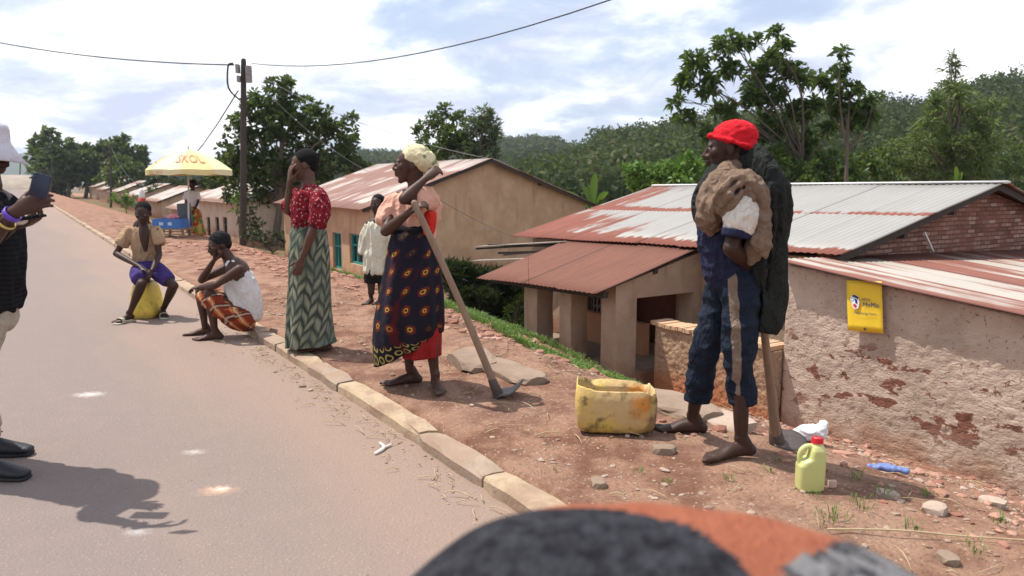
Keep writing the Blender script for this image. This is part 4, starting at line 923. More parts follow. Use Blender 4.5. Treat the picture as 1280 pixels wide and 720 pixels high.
# top: peach tee, red panel
b=B(); F2=F
def LL(b,F,pts,**k): k.setdefault('capk',.35); b.loft([(F.p(*q[:3]),)+tuple(q[3:]) for q in pts],**k)
LL(b,F,[(517,294,0,.135,.115),(518,280,0,.145,.118),(520,264,0,.155,.118),(521,250,0,.155,.10),(522,243,0,.10,.075)],side=RX,n=24)
LL(b,F,[(537,248,-.04,.072),(526,251,-.12,.082),(519,252,-.17,.080)],n=16); LL(b,F,[(497,250,.03,.062),(489,264,.0,.072),(485,278,-.05,.068)],n=16)
b.add([],[]); fuse('top',b,.007,m_peach,F.t,fold=folds(0.0228,14),sm=3)
b=B(); LL(b,F,[(538,266,-.075,.035,.075),(538,278,-.075,.037,.075),(535,290,-.065,.036,.075)],side=RX,n=18); LL(b,F,[(517,284,-.06,.06,.068),(517,293,-.05,.075,.078)],side=RX,n=18); fuse('red_undershirt',b,.007,m_redc,F.t,fold=folds(.008,16))
wrap(F,'underskirt',[(502,552,395,0,.14,0),(503,552,425,0,.14,0),(503,552,444,0,.145,-1)],cloth('red_edged_skirt',(.27,.018,.018),.35),nf=7,amp=.09)
wrap(F,'wrap_skirt',[(494,536,284,0,.12,0),(490,541,292,0,.15,0),(485,546,310,0,.17,0),(481,551,335,0,.19,0),(473,555,372,.0,.20,1),(467,556,402,.0,.20,2),(465,555,420,.01,.19,-7),(467,549,438,.02,.18,-21)],m_ring,nf=6,amp=.12,n=120,twist=2.2)
b=B(); LL(b,F,[(493,286,0,.135,.11),(515,285,0,.16,.13)],side=RX,n=10)
b=B(); n_=24; rings=[]
for k_ in range(25):
    th=2*math.pi*k_/24; c_=F.p(515,287,0)+RX*.128*math.cos(th)+AY*.125*math.sin(th); o_=RX*math.cos(th)+AY*math.sin(th)
    rings.append([c_+o_*(.022*math.cos(2*math.pi*q/8))+UZ*(.030*math.sin(2*math.pi*q/8)+.006*math.sin(th*5)) for q in range(8)])
v_,f_=skin_rings(rings); b.add(v_,f_); b.mk('waist_roll',m_ring,F.t)
# scarf
r_,f_,u_=frame((-1,-.12,.06)); q=lambda x,y,z: hc+(r_*x+f_*y+u_*z)*1.04
b=B(); b.ell(q(0,-.030,.052),r_*.086,f_*.098,u_*.084,24,16); b.loft([(q(0,-.02,.06),.088,.080),(q(0,-.075,.03),.08,.075),(q(0,-.115,-.01),.055,.06),(q(0,-.12,-.05),.03,.04)],side=r_,n=18); b.ell(q(0,-.105,.045),r_*.05,f_*.045,u_*.05)
fuse('headscarf',b,.006,m_scarf,F.t,fold=folds(.007,22,(1,1,1)))
# her hoe
gh=G(622,497); hb=V3((gh.x,gh.y,gh.z+.03)); htop=F.p(518,254,-.30)
t=thing('long_hoe',gh,'long-handled hoe under the woman\'s hands, its curved blade resting on bare earth','hoe')
b=B(); dirh=(hb-htop).normalized(); b.loft([(htop,.020),(htop.lerp(hb,.5)+V3((.012,0,0)),.0215),(hb,.025)],side=RX,n=12,sub=5); b.mk('handle',m_handle,t)
def blade(t,c,w0,pts,thick,wdir):
    """pts: (point, half width)"""
    rings=[]
    P_=[V3(p[0]) for p in pts]; A=[p[1] for p in pts]; P_,A,_=cat(P_,A,A,4); k=len(P_)
    for i in range(k):
        tn=(P_[min(i+1,k-1)]-P_[max(i-1,0)]).normalized(); nn=tn.cross(wdir).normalized(); w_=A[i]
        rings.append([P_[i]+wdir*w_*a+nn*(thick*s_*(1-.6*i/k)+ .10*w_*a*a) for a,s_ in ((-1,0),(-.5,1),(0,1),(.5,1),(1,0),(.5,-1),(0,-1),(-.5,-1))])
    v_,f_=skin_rings(rings,True,True,True); return mk('blade',v_,f_,m_iron,t)
yb=gh.y
blade(t,hb,0,[(P(620,500,yb),.055),(P(626,492,yb),.07),(P(638,490,yb),.075),(P(647,484,yb),.065),(P(654,475,yb),.03)],.008,V3((.1,1,.1)).normalized())
b=B(); b.loft([(hb-dirh*.09,.027),(hb+dirh*.02,.036)],side=RX,n=12,sub=1); b.sph(P(622,495,yb),.034); b.mk('socket',m_iron,t)

# ---- 2. young woman in the woven-print skirt
g1=G(390,438); Y2=g1.y; F=Fig(Y2,g1,'young woman in a maroon blouse and green woven-print skirt, hand to her face')
F.L([(388,330,0,.13,.14),(386,300,0,.125,.13),(384,282,0,.105,.12),(386,260,0,.11,.14),(387,243,0,.10,.15),(386,232,0,.055,.07)],side=RX,n=20)
hc=F.p(380,207,0); head(F,hc,(-1,-.28,-.10),neck=F.p(386,236,0),s=1.03,hairk=1.05)
leg(F.b,F.p(384,325,.07),F.p(380,385,.05),F.p(378,425,.09),.9); leg(F.b,F.p(394,325,-.06),F.p(398,385,-.04),F.p(405,428,-.02),.9)
a=F.p(404,430,-.02); a.z=g1.z+.09; foot(F.b,a,(-1,-.25),g1.z,.24,-1); gb=G(380,433); a=F.p(386,428,.10); a.z=gb.z+.09; foot(F.b,a,(-1,-.1),gb.z-.0,.24,1)
arm(F.b,F.p(398,242,-.15),F.p(391,288,-.22),F.p(378,322,-.22),.88); hand(F.b,F.p(377,324,-.22),V3((-.35,-.1,-1)),V3((-.3,.9,.1)),V3((-1,0,0)),.3,.165)
arm(F.b,F.p(376,243,.14),F.p(360,263,.0),F.p(362,226,-.06),.85); hand(F.b,F.p(362,227,-.06),V3((.12,-.05,1)),V3((.8,.7,0)),V3((0,-.6,.5)),.28,.165)
F.body(m_skin3)
b=B(); LL(b,F,[(384,284,0,.112,.14),(384,272,0,.125,.15),(386,256,0,.130,.16),(388,242,0,.110,.16),(388,235,0,.07,.09)],side=RX,n=24)
LL(b,F,[(397,242,-.12,.062),(400,258,-.19,.072),(399,270,-.21,.074),(396,280,-.22,.066)],n=18); LL(b,F,[(376,243,.12,.06),(366,255,.06,.066),(360,262,.0,.058)],n=16)
fuse('blouse',b,.007,m_blouse,F.t,fold=folds(0.0228,16))
wrap(F,'skirt',[(366,404,277,0,.13,0),(364,408,292,0,.16,0),(363,411,315,0,.18,0),(363,412,350,0,.18,0),(360,414,390,0,.18,0),(358,418,420,0,.19,0),(357,421,430,0,.19,-3)],m_weave,nf=7,amp=.10,seed=1)

# ---- 3. boy standing behind
Yb=8.6; gb=V3((P(470,395,Yb).x,Yb,0)); u0_,v0_=uv_of(gb); gb.z=terr(u0_,v0_)
F=Fig(Yb,gb,'boy in an oversized cream shirt standing behind the woman with the hoe',vox=.008)
F.L([(470,340,0,.11,.09),(470,310,0,.105,.085),(471,288,0,.125,.08),(472,277,0,.11,.07),(472,272,0,.045,.045)],side=RX,n=18)
head(F,F.p(472,256,-.02),(-.35,-1,0),neck=F.p(472,275,0),s=.98,nr=.045)
for sx_,d_ in ((464,0),(477,.02)):
    k_=P(sx_,365,Yb+d_-.03); a_=V3((P(sx_,390,Yb+d_).x,Yb+d_,gb.z+.09)); leg(F.b,F.p(sx_,338,d_),k_,a_,.72); foot(F.b,a_,(-.3,-1),gb.z,.20,1)
arm(F.b,F.p(460,280,0),F.p(457,309,.03),F.p(457,332,-.03),.72); hand(F.b,F.p(457,334,-.03),V3((0,-.1,-1)),V3((1,0,0)),V3((0,-1,0)),.4,.14)
arm(F.b,F.p(484,280,0),F.p(489,309,.03),F.p(488,332,-.03),.72); hand(F.b,F.p(488,334,-.03),V3((0,-.1,-1)),V3((-1,0,0)),V3((0,-1,0)),.4,.14)
F.body(m_skin2)
b=B(); LL(b,F,[(468,340,0,.125,.12),(469,320,0,.120,.115),(471,295,0,.125,.11),(472,281,0,.125,.085),(472,276,0,.07,.06)],side=RX,n=22); LL(b,F,[(461,281,0,.055),(456,300,.02,.062),(455,316,.02,.058)],n=14); LL(b,F,[(483,281,0,.055),(488,300,.02,.062),(489,316,.02,.058)],n=14)
fuse('shirt',b,.009,m_cream,F.t,fold=folds(0.0228,14)); b=B(); LL(b,F,[(468,336,0,.12,.11),(468,345,0,.12,.11)],side=RX,n=20); LL(b,F,[(464,345,0,.085),(464,352,0,.082)],n=16); LL(b,F,[(477,345,.02,.085),(477,352,.02,.082)],n=16); fuse('shorts',b,.009,m_blackc,F.t)

# ---- 4. man in the red cap
gA=G(915,574); gB=G(850,545); Y4=gA.y+.12
F=Fig(Y4,gA,'barefoot man in a red cap, jackets slung over his shoulders, navy trousers rolled up',vox=.005)
F.L([(920,350,.02,.085,.12),(918,320,.02,.085,.11),(916,285,.02,.09,.13),(916,250,.02,.105,.165),(920,225,.02,.085,.13),(922,213,.01,.05,.055)],side=RX,n=22)
hc=F.p(911,187,0); head(F,hc,(-1,.25,-.03),neck=F.p(924,216,.02),hair=True,s=1.08,nr=.058)
kA=F.p(925,432,-.10); aA=V3((P(929,545,gA.y).x,gA.y+.03,gA.z+.10)); leg(F.b,F.p(927,352,-.07),kA,aA,1.0,kt=.62)
kB=F.p(882,432,.10); aB=V3((P(866,540,gB.y+.05).x,gB.y+.06,gB.z+.10)); leg(F.b,F.p(910,352,.10),kB,aB,1.0,kt=.6)
foot(F.b,aA,(-1,-.22),gA.z,.27,-1); foot(F.b,aB,(-1,.12),gB.z-.005,.27,1)
arm(F.b,F.p(932,238,-.17),F.p(914,310,-.27),F.p(936,331,-.13),1.0); hand(F.b,F.p(937,332,-.13),V3((.9,.35,-.1)),V3((0,.9,.1)),UZ,.45,.18)
arm(F.b,F.p(905,238,.20),F.p(880,290,.22),F.p(900,318,.10),1.0)
hand(F.b,F.p(900,318,.10),V3((.9,-.2,.1)),V3((.2,-.9,0)),UZ,.5,.18)
F.body(m_skin2)
b=B(); LL(b,F,[(919,358,.02,.118,.165),(918,342,.02,.115,.16),(917,334,.02,.11,.15)],side=RX,n=22)
LL(b,F,[(926,352,-.06,.098,.105),(926,395,-.09,.082,.09),(924,435,-.09,.076,.085),(926,470,-.07,.070),(928,500,-.06,.062)],n=20)
cb=F.p(872,500,.22); LL(b,F,[(909,352,.10,.095,.10),(895,395,.12,.080),(882,435,.14,.074),(876,470,.18,.070),(872,498,.21,.062)],n=20)
fuse('trousers',b,.008,m_trouser,F.t,fold=folds(.018,10,(.8,.8,1.3),a2=.35),sm=3)
for q_ in ([(928,493,-.06,.068),(928,504,-.06,.070)],[(872,492,.21,.068),(871,502,.21,.069)]): b=B(); LL(b,F,q_,n=18,sub=1,round_=False); fuse('turned_cuff',b,.007,m_trouser,F.t,fold=folds(.006,18))
# tan side stripe lying on the near leg
A1=F.p(912,338,-.1)-gA; A2=F.p(919,505,-.1)-gA; stripe_on(m_trouser,A1.x,A1.z,A2.x,A2.z,.020)
rows=[(914,338,-.13),(913,360,-.165),(911,400,-.185),(911,440,-.185),(914,470,-.160),(917,503,-.145)]
Pp=[F.p(*q) for q in rows]; A_=[.016,.018,.021,.024,.026,.030]; Pp,A_,_=cat(Pp,A_,A_,5); rings=[]
b=B(); LL(b,F,[(914,344,.02,.118,.155),(907,325,.02,.11,.15),(905,295,.02,.12,.16),(909,260,.02,.125,.17)],side=RX,n=22); fuse('shirt',b,.008,m_blueT,F.t,fold=folds(.02,14,(1,1,1.2)))
b=B(); LL(b,F,[(930,236,-.15,.07),(929,255,-.21,.078),(926,272,-.245,.076),(922,288,-.26,.066)],n=18); sl_o=fuse('white_sleeve',b,.006,m_whites,F.t,fold=folds(.013,16,(1,1,.8)))
b=B(); LL(b,F,[(921,287,-.26,.069),(919,297,-.262,.066)],n=18,sub=1,round_=False); fuse('sleeve_cuff',b,.006,m_blueT,F.t)
b=B() # brown jacket slung round the shoulder
LL(b,F,[(930,208,.02,.04,.06),(912,216,-.06,.05,.055),(898,236,-.12,.062,.07),(889,256,-.14,.068,.065),(886,272,-.13,.058,.055),(892,286,-.10,.035,.04)],side=AY,n=18)
LL(b,F,[(903,262,-.19,.035,.05),(906,242,-.21,.045,.055),(918,229,-.22,.05,.055),(934,227,-.23,.05,.050),(946,240,-.24,.045,.045),(951,262,-.25,.04,.040),(951,288,-.24,.036,.040),(944,312,-.22,.03,.045),(934,324,-.20,.02,.035)],side=AY,n=18)
LL(b,F,[(940,240,-.24,.03,.035),(935,248,-.27,.03,.03)],side=AY,n=12); LL(b,F,[(915,212,.0,.04,.06),(935,208,.08,.04,.06)],side=AY,n=14)
for o_,r_k in (((0,-.058,0),.016),((.020,-.055,-.022),.014),((-.022,-.052,.020),.014)):
    b.loft([(F.p(x_,y_,d_)+V3(o_)*(1+.3*math.sin(i_)),r_k*(1+.35*math.sin(i_*2.1))) for i_,(x_,y_,d_) in enumerate(((896,262,-.17),(903,246,-.21),(915,232,-.215),(932,228,-.225),(945,240,-.235),(950,262,-.24),(950,288,-.235),(944,308,-.22)))],side=AY,n=10)
for pts in (((928,208,-.04),(908,220,-.13),(893,242,-.185),(884,268,-.19),(890,284,-.15)),((934,214,-.10),(915,222,-.17),(900,240,-.215),(889,262,-.215),(893,280,-.17)),((919,206,-.02),(899,224,-.09),(883,248,-.16),(878,270,-.16))):
    b.loft([(F.p(*q_),.015) for q_ in pts],side=AY,n=10)
fuse('brown_jacket',b,.006,m_brownj,F.t,fold=folds(.016,17,(1.1,1,.8),a2=.5),sm=1)
b=B() # dark coat: hood over the far shoulder, long slab down the back
LL(b,F,[(889,278,-.05,.045,.045),(880,266,-.06,.06,.055),(884,246,-.05,.065,.055),(896,228,-.02,.065,.065),(912,214,.02,.07,.10),(930,214,.03,.075,.12)],side=AY,n=20)
LL(b,F,[(925,221,.0,.06,.14),(945,224,-.04,.085,.17),(961,244,-.05,.088,.16),(963,272,-.05,.080,.14),(961,300,-.05,.072,.12),(962,340,-.06,.074,.11),(962,375,-.06,.070,.10),(961,409,-.06,.052,.085)],side=RX,n=24)
LL(b,F,[(892,240,.18,.055,.05),(887,272,.2,.055,.05),(894,295,.16,.04,.04)],side=AY,n=16)
for i_,(x0_,x1_,y0_,y1_,dd_) in enumerate(((949,948,262,400,-.185),(957,953,240,412,-.215),(966,962,232,408,-.215),(974,967,240,411,-.185),(981,976,255,395,-.13),(941,946,232,330,-.16))):
    b.loft([(F.p(lerp(x0_,x1_,k_)+1.5*math.sin(k_*7+i_*2),lerp(y0_,y1_,k_),dd_*lerp(1,.62,k_)),.015+.008*math.sin(k_*5+i_)) for k_ in (0,.2,.4,.6,.8,1)],side=RX,n=10)
for pts in (((930,212,-.06),(905,218,-.05),(888,236,-.07),(876,262,-.09)),((944,216,-.12),(962,226,-.15),(978,246,-.13),(984,275,-.1))): b.loft([(F.p(*q_),.016) for q_ in pts],side=AY,n=10)
fuse('dark_coat',b,.007,m_coat,F.t,fold=folds(.020,13,(1.3,1.3,.3),a2=.4),sm=1)
r_,f_,u_=frame((-1,.25,-.03)); q=lambda x,y,z: hc+(r_*x+f_*y+u_*z)*1.08
b=B(); b.ell(q(0,-.026,.058),r_*.088,f_*.106,u_*.076,28,18)
b.loft([(q(0,-.03,.030)+r_*.080*math.cos(k_)+f_*.104*math.sin(k_)+u_*.038*math.sin(k_)-(u_*.004),.012,.022) for k_ in [2*math.pi*i/20 for i in range(21)]],side=u_,n=10,sub=1,cap=True)
b.ell(q(0,-.07,.02),r_*.075,f_*.055,u_*.05); b.ell(q(0,.075,.062),r_*.05,f_*.022,u_*.016)
fuse('red_cap',b,.005,m_redcap,F.t,fold=folds(.006,22,(1,1,1.4)),sm=2)
# his hoe, head on the ground, handle up under the coat
gh=G(971,556); t=thing('short_hoe',gh,'hoe standing under the red-capped man\'s coat, its broad blade beside the white bag','hoe')
hb=P(970,547,gh.y); ht=P(950,365,Y4-.02); b=B(); b.loft([(hb,.030),(hb.lerp(ht,.3),.026),(hb.lerp(ht,.6),.021),(ht,.020)],side=RX,n=12,sub=5); b.mk('handle',m_handle,t)
blade(t,hb,0,[(P(966,551,gh.y),.06),(P(980,552,gh.y),.085),(P(996,554,gh.y),.09),(P(1009,560,gh.y),.075)],.008,V3((.15,.95,.45)).normalized())
b=B(); b.sph(P(971,549,gh.y),.040); b.loft([(P(969,536,gh.y),.034),(P(971,552,gh.y),.043)],side=RX,n=12,sub=1); b.mk('socket',m_iron,t)

# ---- 5. woman sitting on the kerb
gk=G(262,424); Y5=gk.y+.08; sk=W(*uv_of(P(312,400,Y5+.02)),KH)
F=Fig(Y5,V3((P(305,405,Y5).x,Y5,KH)),'woman seated on the kerb in white vest and orange plaid wrap, chin on hand',vox=.006)
F.L([(309,394,.03,.10,.12),(310,378,.02,.088,.12),(304,355,.02,.088,.135),(296,336,0,.092,.15),(288,327,0,.065,.09),(284,322,0,.045,.05)],side=RX,n=20)
hc=F.p(274,307,-.02); head(F,hc,(-.72,-.70,-.22),neck=F.p(288,326,0),s=1.0)
leg(F.b,F.p(305,396,-.06),F.p(262,366,-.14),F.p(269,418,-.10),.92); leg(F.b,F.p(303,394,.10),F.p(251,363,.12),F.p(256,408,.10),.92)
a=F.p(269,418,-.10); foot(F.b,V3((a.x,a.y,.09)),(-1,-.35),.0,.24,1); a=F.p(257,408,.12); foot(F.b,V3((a.x,a.y,.09)),(-1,-.15),.0,.24,-1)
arm(F.b,F.p(299,337,-.16),F.p(270,356,-.24),F.p(250,359,-.08),.9); hand(F.b,F.p(250,359,-.08),V3((-.9,.3,-.15)),V3((0,.3,-1)),V3((0,1,0)),.5,.165)
arm(F.b,F.p(285,334,.14),F.p(252,350,.05),F.p(267,326,-.08),.9); hand(F.b,F.p(267,326,-.08),V3((.75,-.2,.45)),V3((.1,-.2,.9)),V3((-.5,-.5,.3)),.6,.165)
F.body(m_skin)
b=B(); LL(b,F,[(311,394,.03,.115,.14),(312,378,.02,.106,.14),(306,358,.02,.104,.150),(298,343,.01,.095,.135),(293,333,.0,.055,.10)],side=RX,n=22); LL(b,F,[(286,345,-.02,.05,.09),(292,362,-.02,.07,.11),(302,380,0,.09,.13)],side=RX,n=16); LL(b,F,[(296,336,-.085,.028),(290,327,-.07,.022),(284,332,-.09,.022)],n=10)
fuse('vest',b,.007,m_vest,F.t,fold=folds(0.0171,16))
b=B(); LL(b,F,[(313,396,.02,.13,.17),(300,395,.0,.13,.17),(282,384,-.01,.115,.17),(264,372,-.01,.09,.16),(256,368,.0,.07,.13)],side=UZ,n=22); LL(b,F,[(268,372,-.12,.085),(276,385,-.12,.095),(292,394,-.1,.09)],n=14)
b.v=[V3((v.x,v.y,max(v.z,KH+.004))) if uv_of(v)[1]>KV0-.02 else v for v in b.v]
fuse('plaid_wrap',b,.008,m_plaid,F.t,fold=folds(.014,13,(1,1,1)))
r_,f_,u_=frame((-.72,-.70,-.22)); q=lambda x,y,z: hc+(r_*x+f_*y+u_*z)
b=B(); b.ell(q(0,-.02,.052),r_*.083,f_*.095,u_*.078,24,14); b.ell(q(0,-.06,.01),r_*.07,f_*.055,u_*.06); fuse('black_headcloth',b,.006,m_blackc,F.t,fold=folds(.006,20))

# ---- 6. boy sitting on the yellow can
g6=G(186,397); Y6=g6.y+.05
F=Fig(Y6,V3((P(184,400,Y6).x,Y6,0)),'boy in open tan shirt and purple shorts sitting on a yellow can',vox=.007)
F.L([(184,334,.06,.11,.09),(183,322,.05,.10,.08),(181,305,.02,.10,.075),(179,290,0,.115,.07),(179,281,0,.10,.065),(179,275,-.02,.045,.045)],side=RX,n=20)
head(F,F.p(179,267,-.05),(.22,-1,-.22),neck=F.p(179,282,-.01),s=1.02)
leg(F.b,F.p(176,337,0),F.p(177,355,-.36),F.p(162,392,-.32),.88); leg(F.b,F.p(194,337,0),F.p(217,357,-.22),F.p(204,387,-.02),.88)
a=F.p(161,393,-.32); foot(F.b,V3((a.x,a.y,.10)),(-.35,-1),.018,.22,1); a=F.p(204,387,-.02); foot(F.b,V3((a.x,a.y,.10)),(.5,-1),.018,.22,-1)
arm(F.b,F.p(163,288,0),F.p(145,317,-.06),F.p(176,334,-.24),.85); hand(F.b,F.p(177,335,-.25),V3((.8,-.35,-.25)),V3((0,0,-1)),V3((-.2,-1,0)),.5,.155)
arm(F.b,F.p(195,288,0),F.p(199,318,-.06),F.p(190,338,-.28),.85); hand(F.b,F.p(189,339,-.28),V3((-.3,-.35,-.8)),V3((0,.7,-.3)),V3((-1,0,0)),.5,.155)
F.body(m_skin2)
b=B(); LL(b,F,[(182,326,.06,.125,.11),(181,310,.03,.125,.105),(180,296,.01,.135,.10),(179,287,0,.125,.08),(179,281,0,.08,.062)],side=RX,n=24); LL(b,F,[(165,287,0,.058),(157,298,-.01,.066),(152,305,-.02,.065)],n=16); LL(b,F,[(193,287,0,.058),(198,297,-.01,.066),(200,304,-.02,.064)],n=16)
so_=fuse('shirt',b,.008,m_tan,F.t,fold=folds(0.019,15))
b=B(); LL(b,F,[(179,278,-.045,.040,.03),(180,290,-.080,.055,.03),(181,302,-.080,.042,.03),(182,314,-.072,.015,.03)],side=RX,n=14); fuse('bare_chest',b,.006,m_skin2,F.t)
b=B(); LL(b,F,[(185,330,.05,.135,.13),(185,338,.04,.145,.14)],side=RX,n=20); LL(b,F,[(177,336,0,.088),(174,342,-.16,.088),(175,349,-.30,.078)],n=18); LL(b,F,[(193,336,0,.088),(202,343,-.10,.088),(210,350,-.17,.078)],n=18); fuse('purple_shorts',b,.008,m_purple,F.t,fold=folds(.010,15))
def sandal(F,c,f,L=.25):
    f=V3(f).normalized(); r=f.cross(UZ); b=B(); c=V3(c)
    b.loft([(c-f*.10*L/.25+UZ*.008,.035,.009),(c+UZ*.008,.036,.009),(c+f*.09+UZ*.008,.045,.009),(c+f*.13+UZ*.008,.036,.009)],side=r,n=14)
    b.loft([(c+f*.06-r*.042+UZ*.015,.02,.004),(c+f*.06-r*.03+UZ*.055,.022,.004),(c+f*.06+r*.03+UZ*.055,.022,.004),(c+f*.06+r*.042+UZ*.015,.02,.004)],side=f,n=8)
    b.mk('sandal',plain('cream_sandal_foam',(.42,.38,.28),.8,.2,.2),F.t)
a=F.p(161,393,-.32); sandal(F,V3((a.x,a.y,0))+V3((-.35,-1,0)).normalized()*.045,(-.35,-1,0)); a=F.p(204,387,-.02); sandal(F,V3((a.x,a.y,0))+V3((.5,-1,0)).normalized()*.045,(.5,-1,0))

# ---- 7. man at the left edge, filming with a phone
Y7=G(18,586).y; F=Fig(Y7,V3((P(-22,600,Y7).x,Y7,0)),'man in a pale bucket hat and black shirt filming with a phone, left edge',vox=.006)
F.L([(-22,395,0,.11,.15),(-20,360,0,.12,.15),(-20,320,0,.12,.15),(-20,275,0,.11,.17),(-18,245,0,.10,.17),(-14,232,0,.055,.06)],side=RX,n=22)
hc=F.p(-17,189,0); head(F,hc,(1,-.10,-.38),neck=F.p(-18,232,0),s=1.08,nr=.06)
leg(F.b,F.p(-24,395,-.09),F.p(-38,480,-.12),F.p(-20,560,-.12),1.0,kt=.75); leg(F.b,F.p(-24,395,.10),F.p(-36,478,.14),F.p(-16,545,.18),1.0,kt=.75)
a=F.p(-20,562,-.12); foot(F.b,V3((a.x,a.y,.12)),(1,-.12),.03,.20,1); a=F.p(-16,545,.18); foot(F.b,V3((a.x,a.y,.12)),(1,.06),.03,.20,-1)
arm(F.b,F.p(-20,252,-.20),F.p(-18,305,-.34),F.p(18,266,-.40),1.0); hand(F.b,F.p(20,264,-.40),V3((.85,.15,.42)),V3((.15,.95,0)),UZ,.55,.19)
arm(F.b,F.p(-16,252,.18),F.p(-15,305,.10),F.p(14,284,-.20),1.0); hand(F.b,F.p(15,283,-.20),V3((.95,-.1,.15)),V3((0,-.2,1)),UZ,.5,.19)
F.body(m_skin)
b=B(); LL(b,F,[(-22,378,0,.155,.18),(-21,350,0,.165,.18),(-20,310,0,.155,.18),(-20,275,0,.135,.19),(-18,248,0,.12,.19),(-16,240,0,.08,.09)],side=RX,n=26); LL(b,F,[(-20,252,-.18,.078),(-19,275,-.25,.085),(-18,292,-.30,.078)],n=18); LL(b,F,[(-16,252,.16,.078),(-15,275,.14,.085),(-15,292,.12,.078)],n=18)
fuse('shirt',b,.008,m_stripeT,F.t,fold=folds(0.0247,14))
b=B(); LL(b,F,[(-24,374,0,.155,.175),(-26,402,0,.150,.18)],side=RX,n=22); LL(b,F,[(-26,400,-.09,.115),(-38,480,-.12,.095),(-24,548,-.12,.080)],n=18); LL(b,F,[(-26,400,.10,.115),(-36,478,.14,.095),(-20,534,.18,.080)],n=18); fuse('khaki_trousers',b,.009,m_khaki,F.t,fold=folds(.014,12,(1,1,.6)))
r_,f_,u_=frame((1,-.06,-.10)); prof=[(.003,.128),(.055,.126),(.082,.112),(.090,.09),(.094,.035),(.098,.028),(.115,.005),(.152,-.045),(.150,-.049),(.112,.0),(.094,.02)]
b=B(); rings=[]
for rr,zz_ in prof:
    rings.append([hc+(r_*math.cos(2*math.pi*i/36)*rr+f_*(math.sin(2*math.pi*i/36)*rr*1.08)+u_*(zz_+.012+(.006*math.sin(4*math.pi*i/36) if rr>.1 else 0)))*1.06-f_*.01 for i in range(36)])
v_,f2=skin_rings(rings,True,True,False); b.add(v_,f2); ho=b.mk('bucket_hat',m_hat,F.t)
e=B(); cc_=hc+u_*.085; o1=(-AY*.95+f_*.30).normalized(); s1=o1.cross(UZ)
# tiny dark hopping-animal mark on the hat side
pts=[(-.014,-.016),(.016,-.016),(.012,-.006),(.014,.006),(.010,.010),(.003,.004),(-.003,.010),(-.008,.018),(-.012,.016),(-.009,.006),(-.013,-.004)]
ang=math.atan2(-.93,.42)
base_=hc+(V3((math.cos(-1.02)*.110,math.sin(-1.02)*.110,.072)))
tx=V3((-math.sin(-1.02),math.cos(-1.02),0)); e.add([base_+tx*x_+UZ*y_ for x_,y_ in pts]+[base_+tx*x_+UZ*y_-V3((math.cos(-1.02),math.sin(-1.02),0))*.006 for x_,y_ in pts],[tuple(range(11)),tuple(range(21,10,-1))]); e.mk('hat_mark',m_blackc,ho,smooth=False)
for nm,(cx_,cy_,dy_),sz,gz in (('shoe',(-20,562,-.12),1,0),('shoe',(-16,545,.18),1,0)):
    a=F.p(cx_,cy_,dy_); f0=V3((1,-.12 if dy_<0 else .06,0)).normalized(); r0=f0.cross(UZ); c_=V3((a.x,a.y,0)); b=B()
    b.loft([(c_-f0*.06+UZ*.05,.038,.045),(c_+f0*.02+UZ*.055,.042,.050),(c_+f0*.10+UZ*.045,.047,.036),(c_+f0*.17+UZ*.036,.048,.026),(c_+f0*.205+UZ*.032,.038,.020)],side=r0,n=18)
    b.loft([(c_-f0*.03+UZ*.08,.044,.05),(c_-f0*.02+UZ*.125,.045,.052)],side=f0,n=14)
    so1=fuse('shoe',b,.006,plain('black_shoe_leather',(.014,.014,.016),.5,.4,.3,20,.4,80),F.t)
    b=B(); b.loft([(c_-f0*.075+UZ*.012,.036,.012),(c_+UZ*.012,.042,.012),(c_+f0*.12+UZ*.012,.050,.012),(c_+f0*.21+UZ*.012,.040,.012)],side=r0,n=18); b.mk('sole',plain('rubber_sole',(.02,.02,.022),.7,.3,.2),so1)
    b=B()
    for q_ in range(4): z_=.094-.012*q_; b.loft([(c_+f0*(.045+.025*q_)+r0*.03*s_+UZ*(z_-.012*abs(s_)),.0035) for s_ in (-1,-.4,.4,1)],side=f0,n=6,sub=2)
    b.loft([(c_+f0*.035+UZ*.10,.003),(c_+f0*.03-r0*.02+UZ*.135,.003),(c_+f0*.06-r0*.03+UZ*.12,.003)],side=f0,n=6,sub=3); b.mk('lace',m_blackc,so1)['kind']='part'
w_=F.p(16,268,-.40); ax=(F.p(20,264,-.40)-F.p(-10,296,-.37)).normalized(); 
def band(name,c,ax,r,hh,mat,par):
    ax=V3(ax).normalized(); b=B(); s_=ax.orthogonal().normalized(); q_=ax.cross(s_); rings=[]
    for i in range(25):
        th=2*math.pi*i/24; o_=s_*math.cos(th)+q_*math.sin(th); rings.append([c+o_*r-ax*hh,c+o_*(r+.004)-ax*hh*.6,c+o_*(r+.004)+ax*hh*.6,c+o_*r+ax*hh])
    v_,f_=skin_rings(rings); b.add(v_,f_); return b.mk(name,mat,par)
band('purple_wristband',F.p(15,268,-.395),ax,.034,.013,plain('purple_band',(.11,.05,.42),.4,.4,.1),F.t); band('bead_bracelet',F.p(7,277,-.385),ax,.039,.006,plain('yellow_beads',(.5,.38,.10),.5,.4,.2),F.t)
def slab(c,x,y,z,r=.008):
    x,y,z=map(V3,(x,y,z)); b=B(); rings=[]
    for s_ in (-1,-.85,.85,1):
        ins=.8 if abs(s_)==1 else 1; rings.append([V3(c)+z*s_+x*(math.copysign(1,math.cos(t))*(1-r/x.length)+math.cos(t)*r/x.length)*(1 if ins==1 else .97)+y*(math.copysign(1,math.sin(t))*(1-r/y.length)+math.sin(t)*r/y.length)*(1 if ins==1 else .985) for t in [2*math.pi*(i+.5)/16 for i in range(16)]])
    v_,f_=skin_rings(rings,True,True,True); b.add(v_,f_); return b
pc_=F.p(50,232,-.43); tph=thing('smartphone',pc_-UZ*.04,'dark blue smartphone held up in the left man\'s hand','phone')
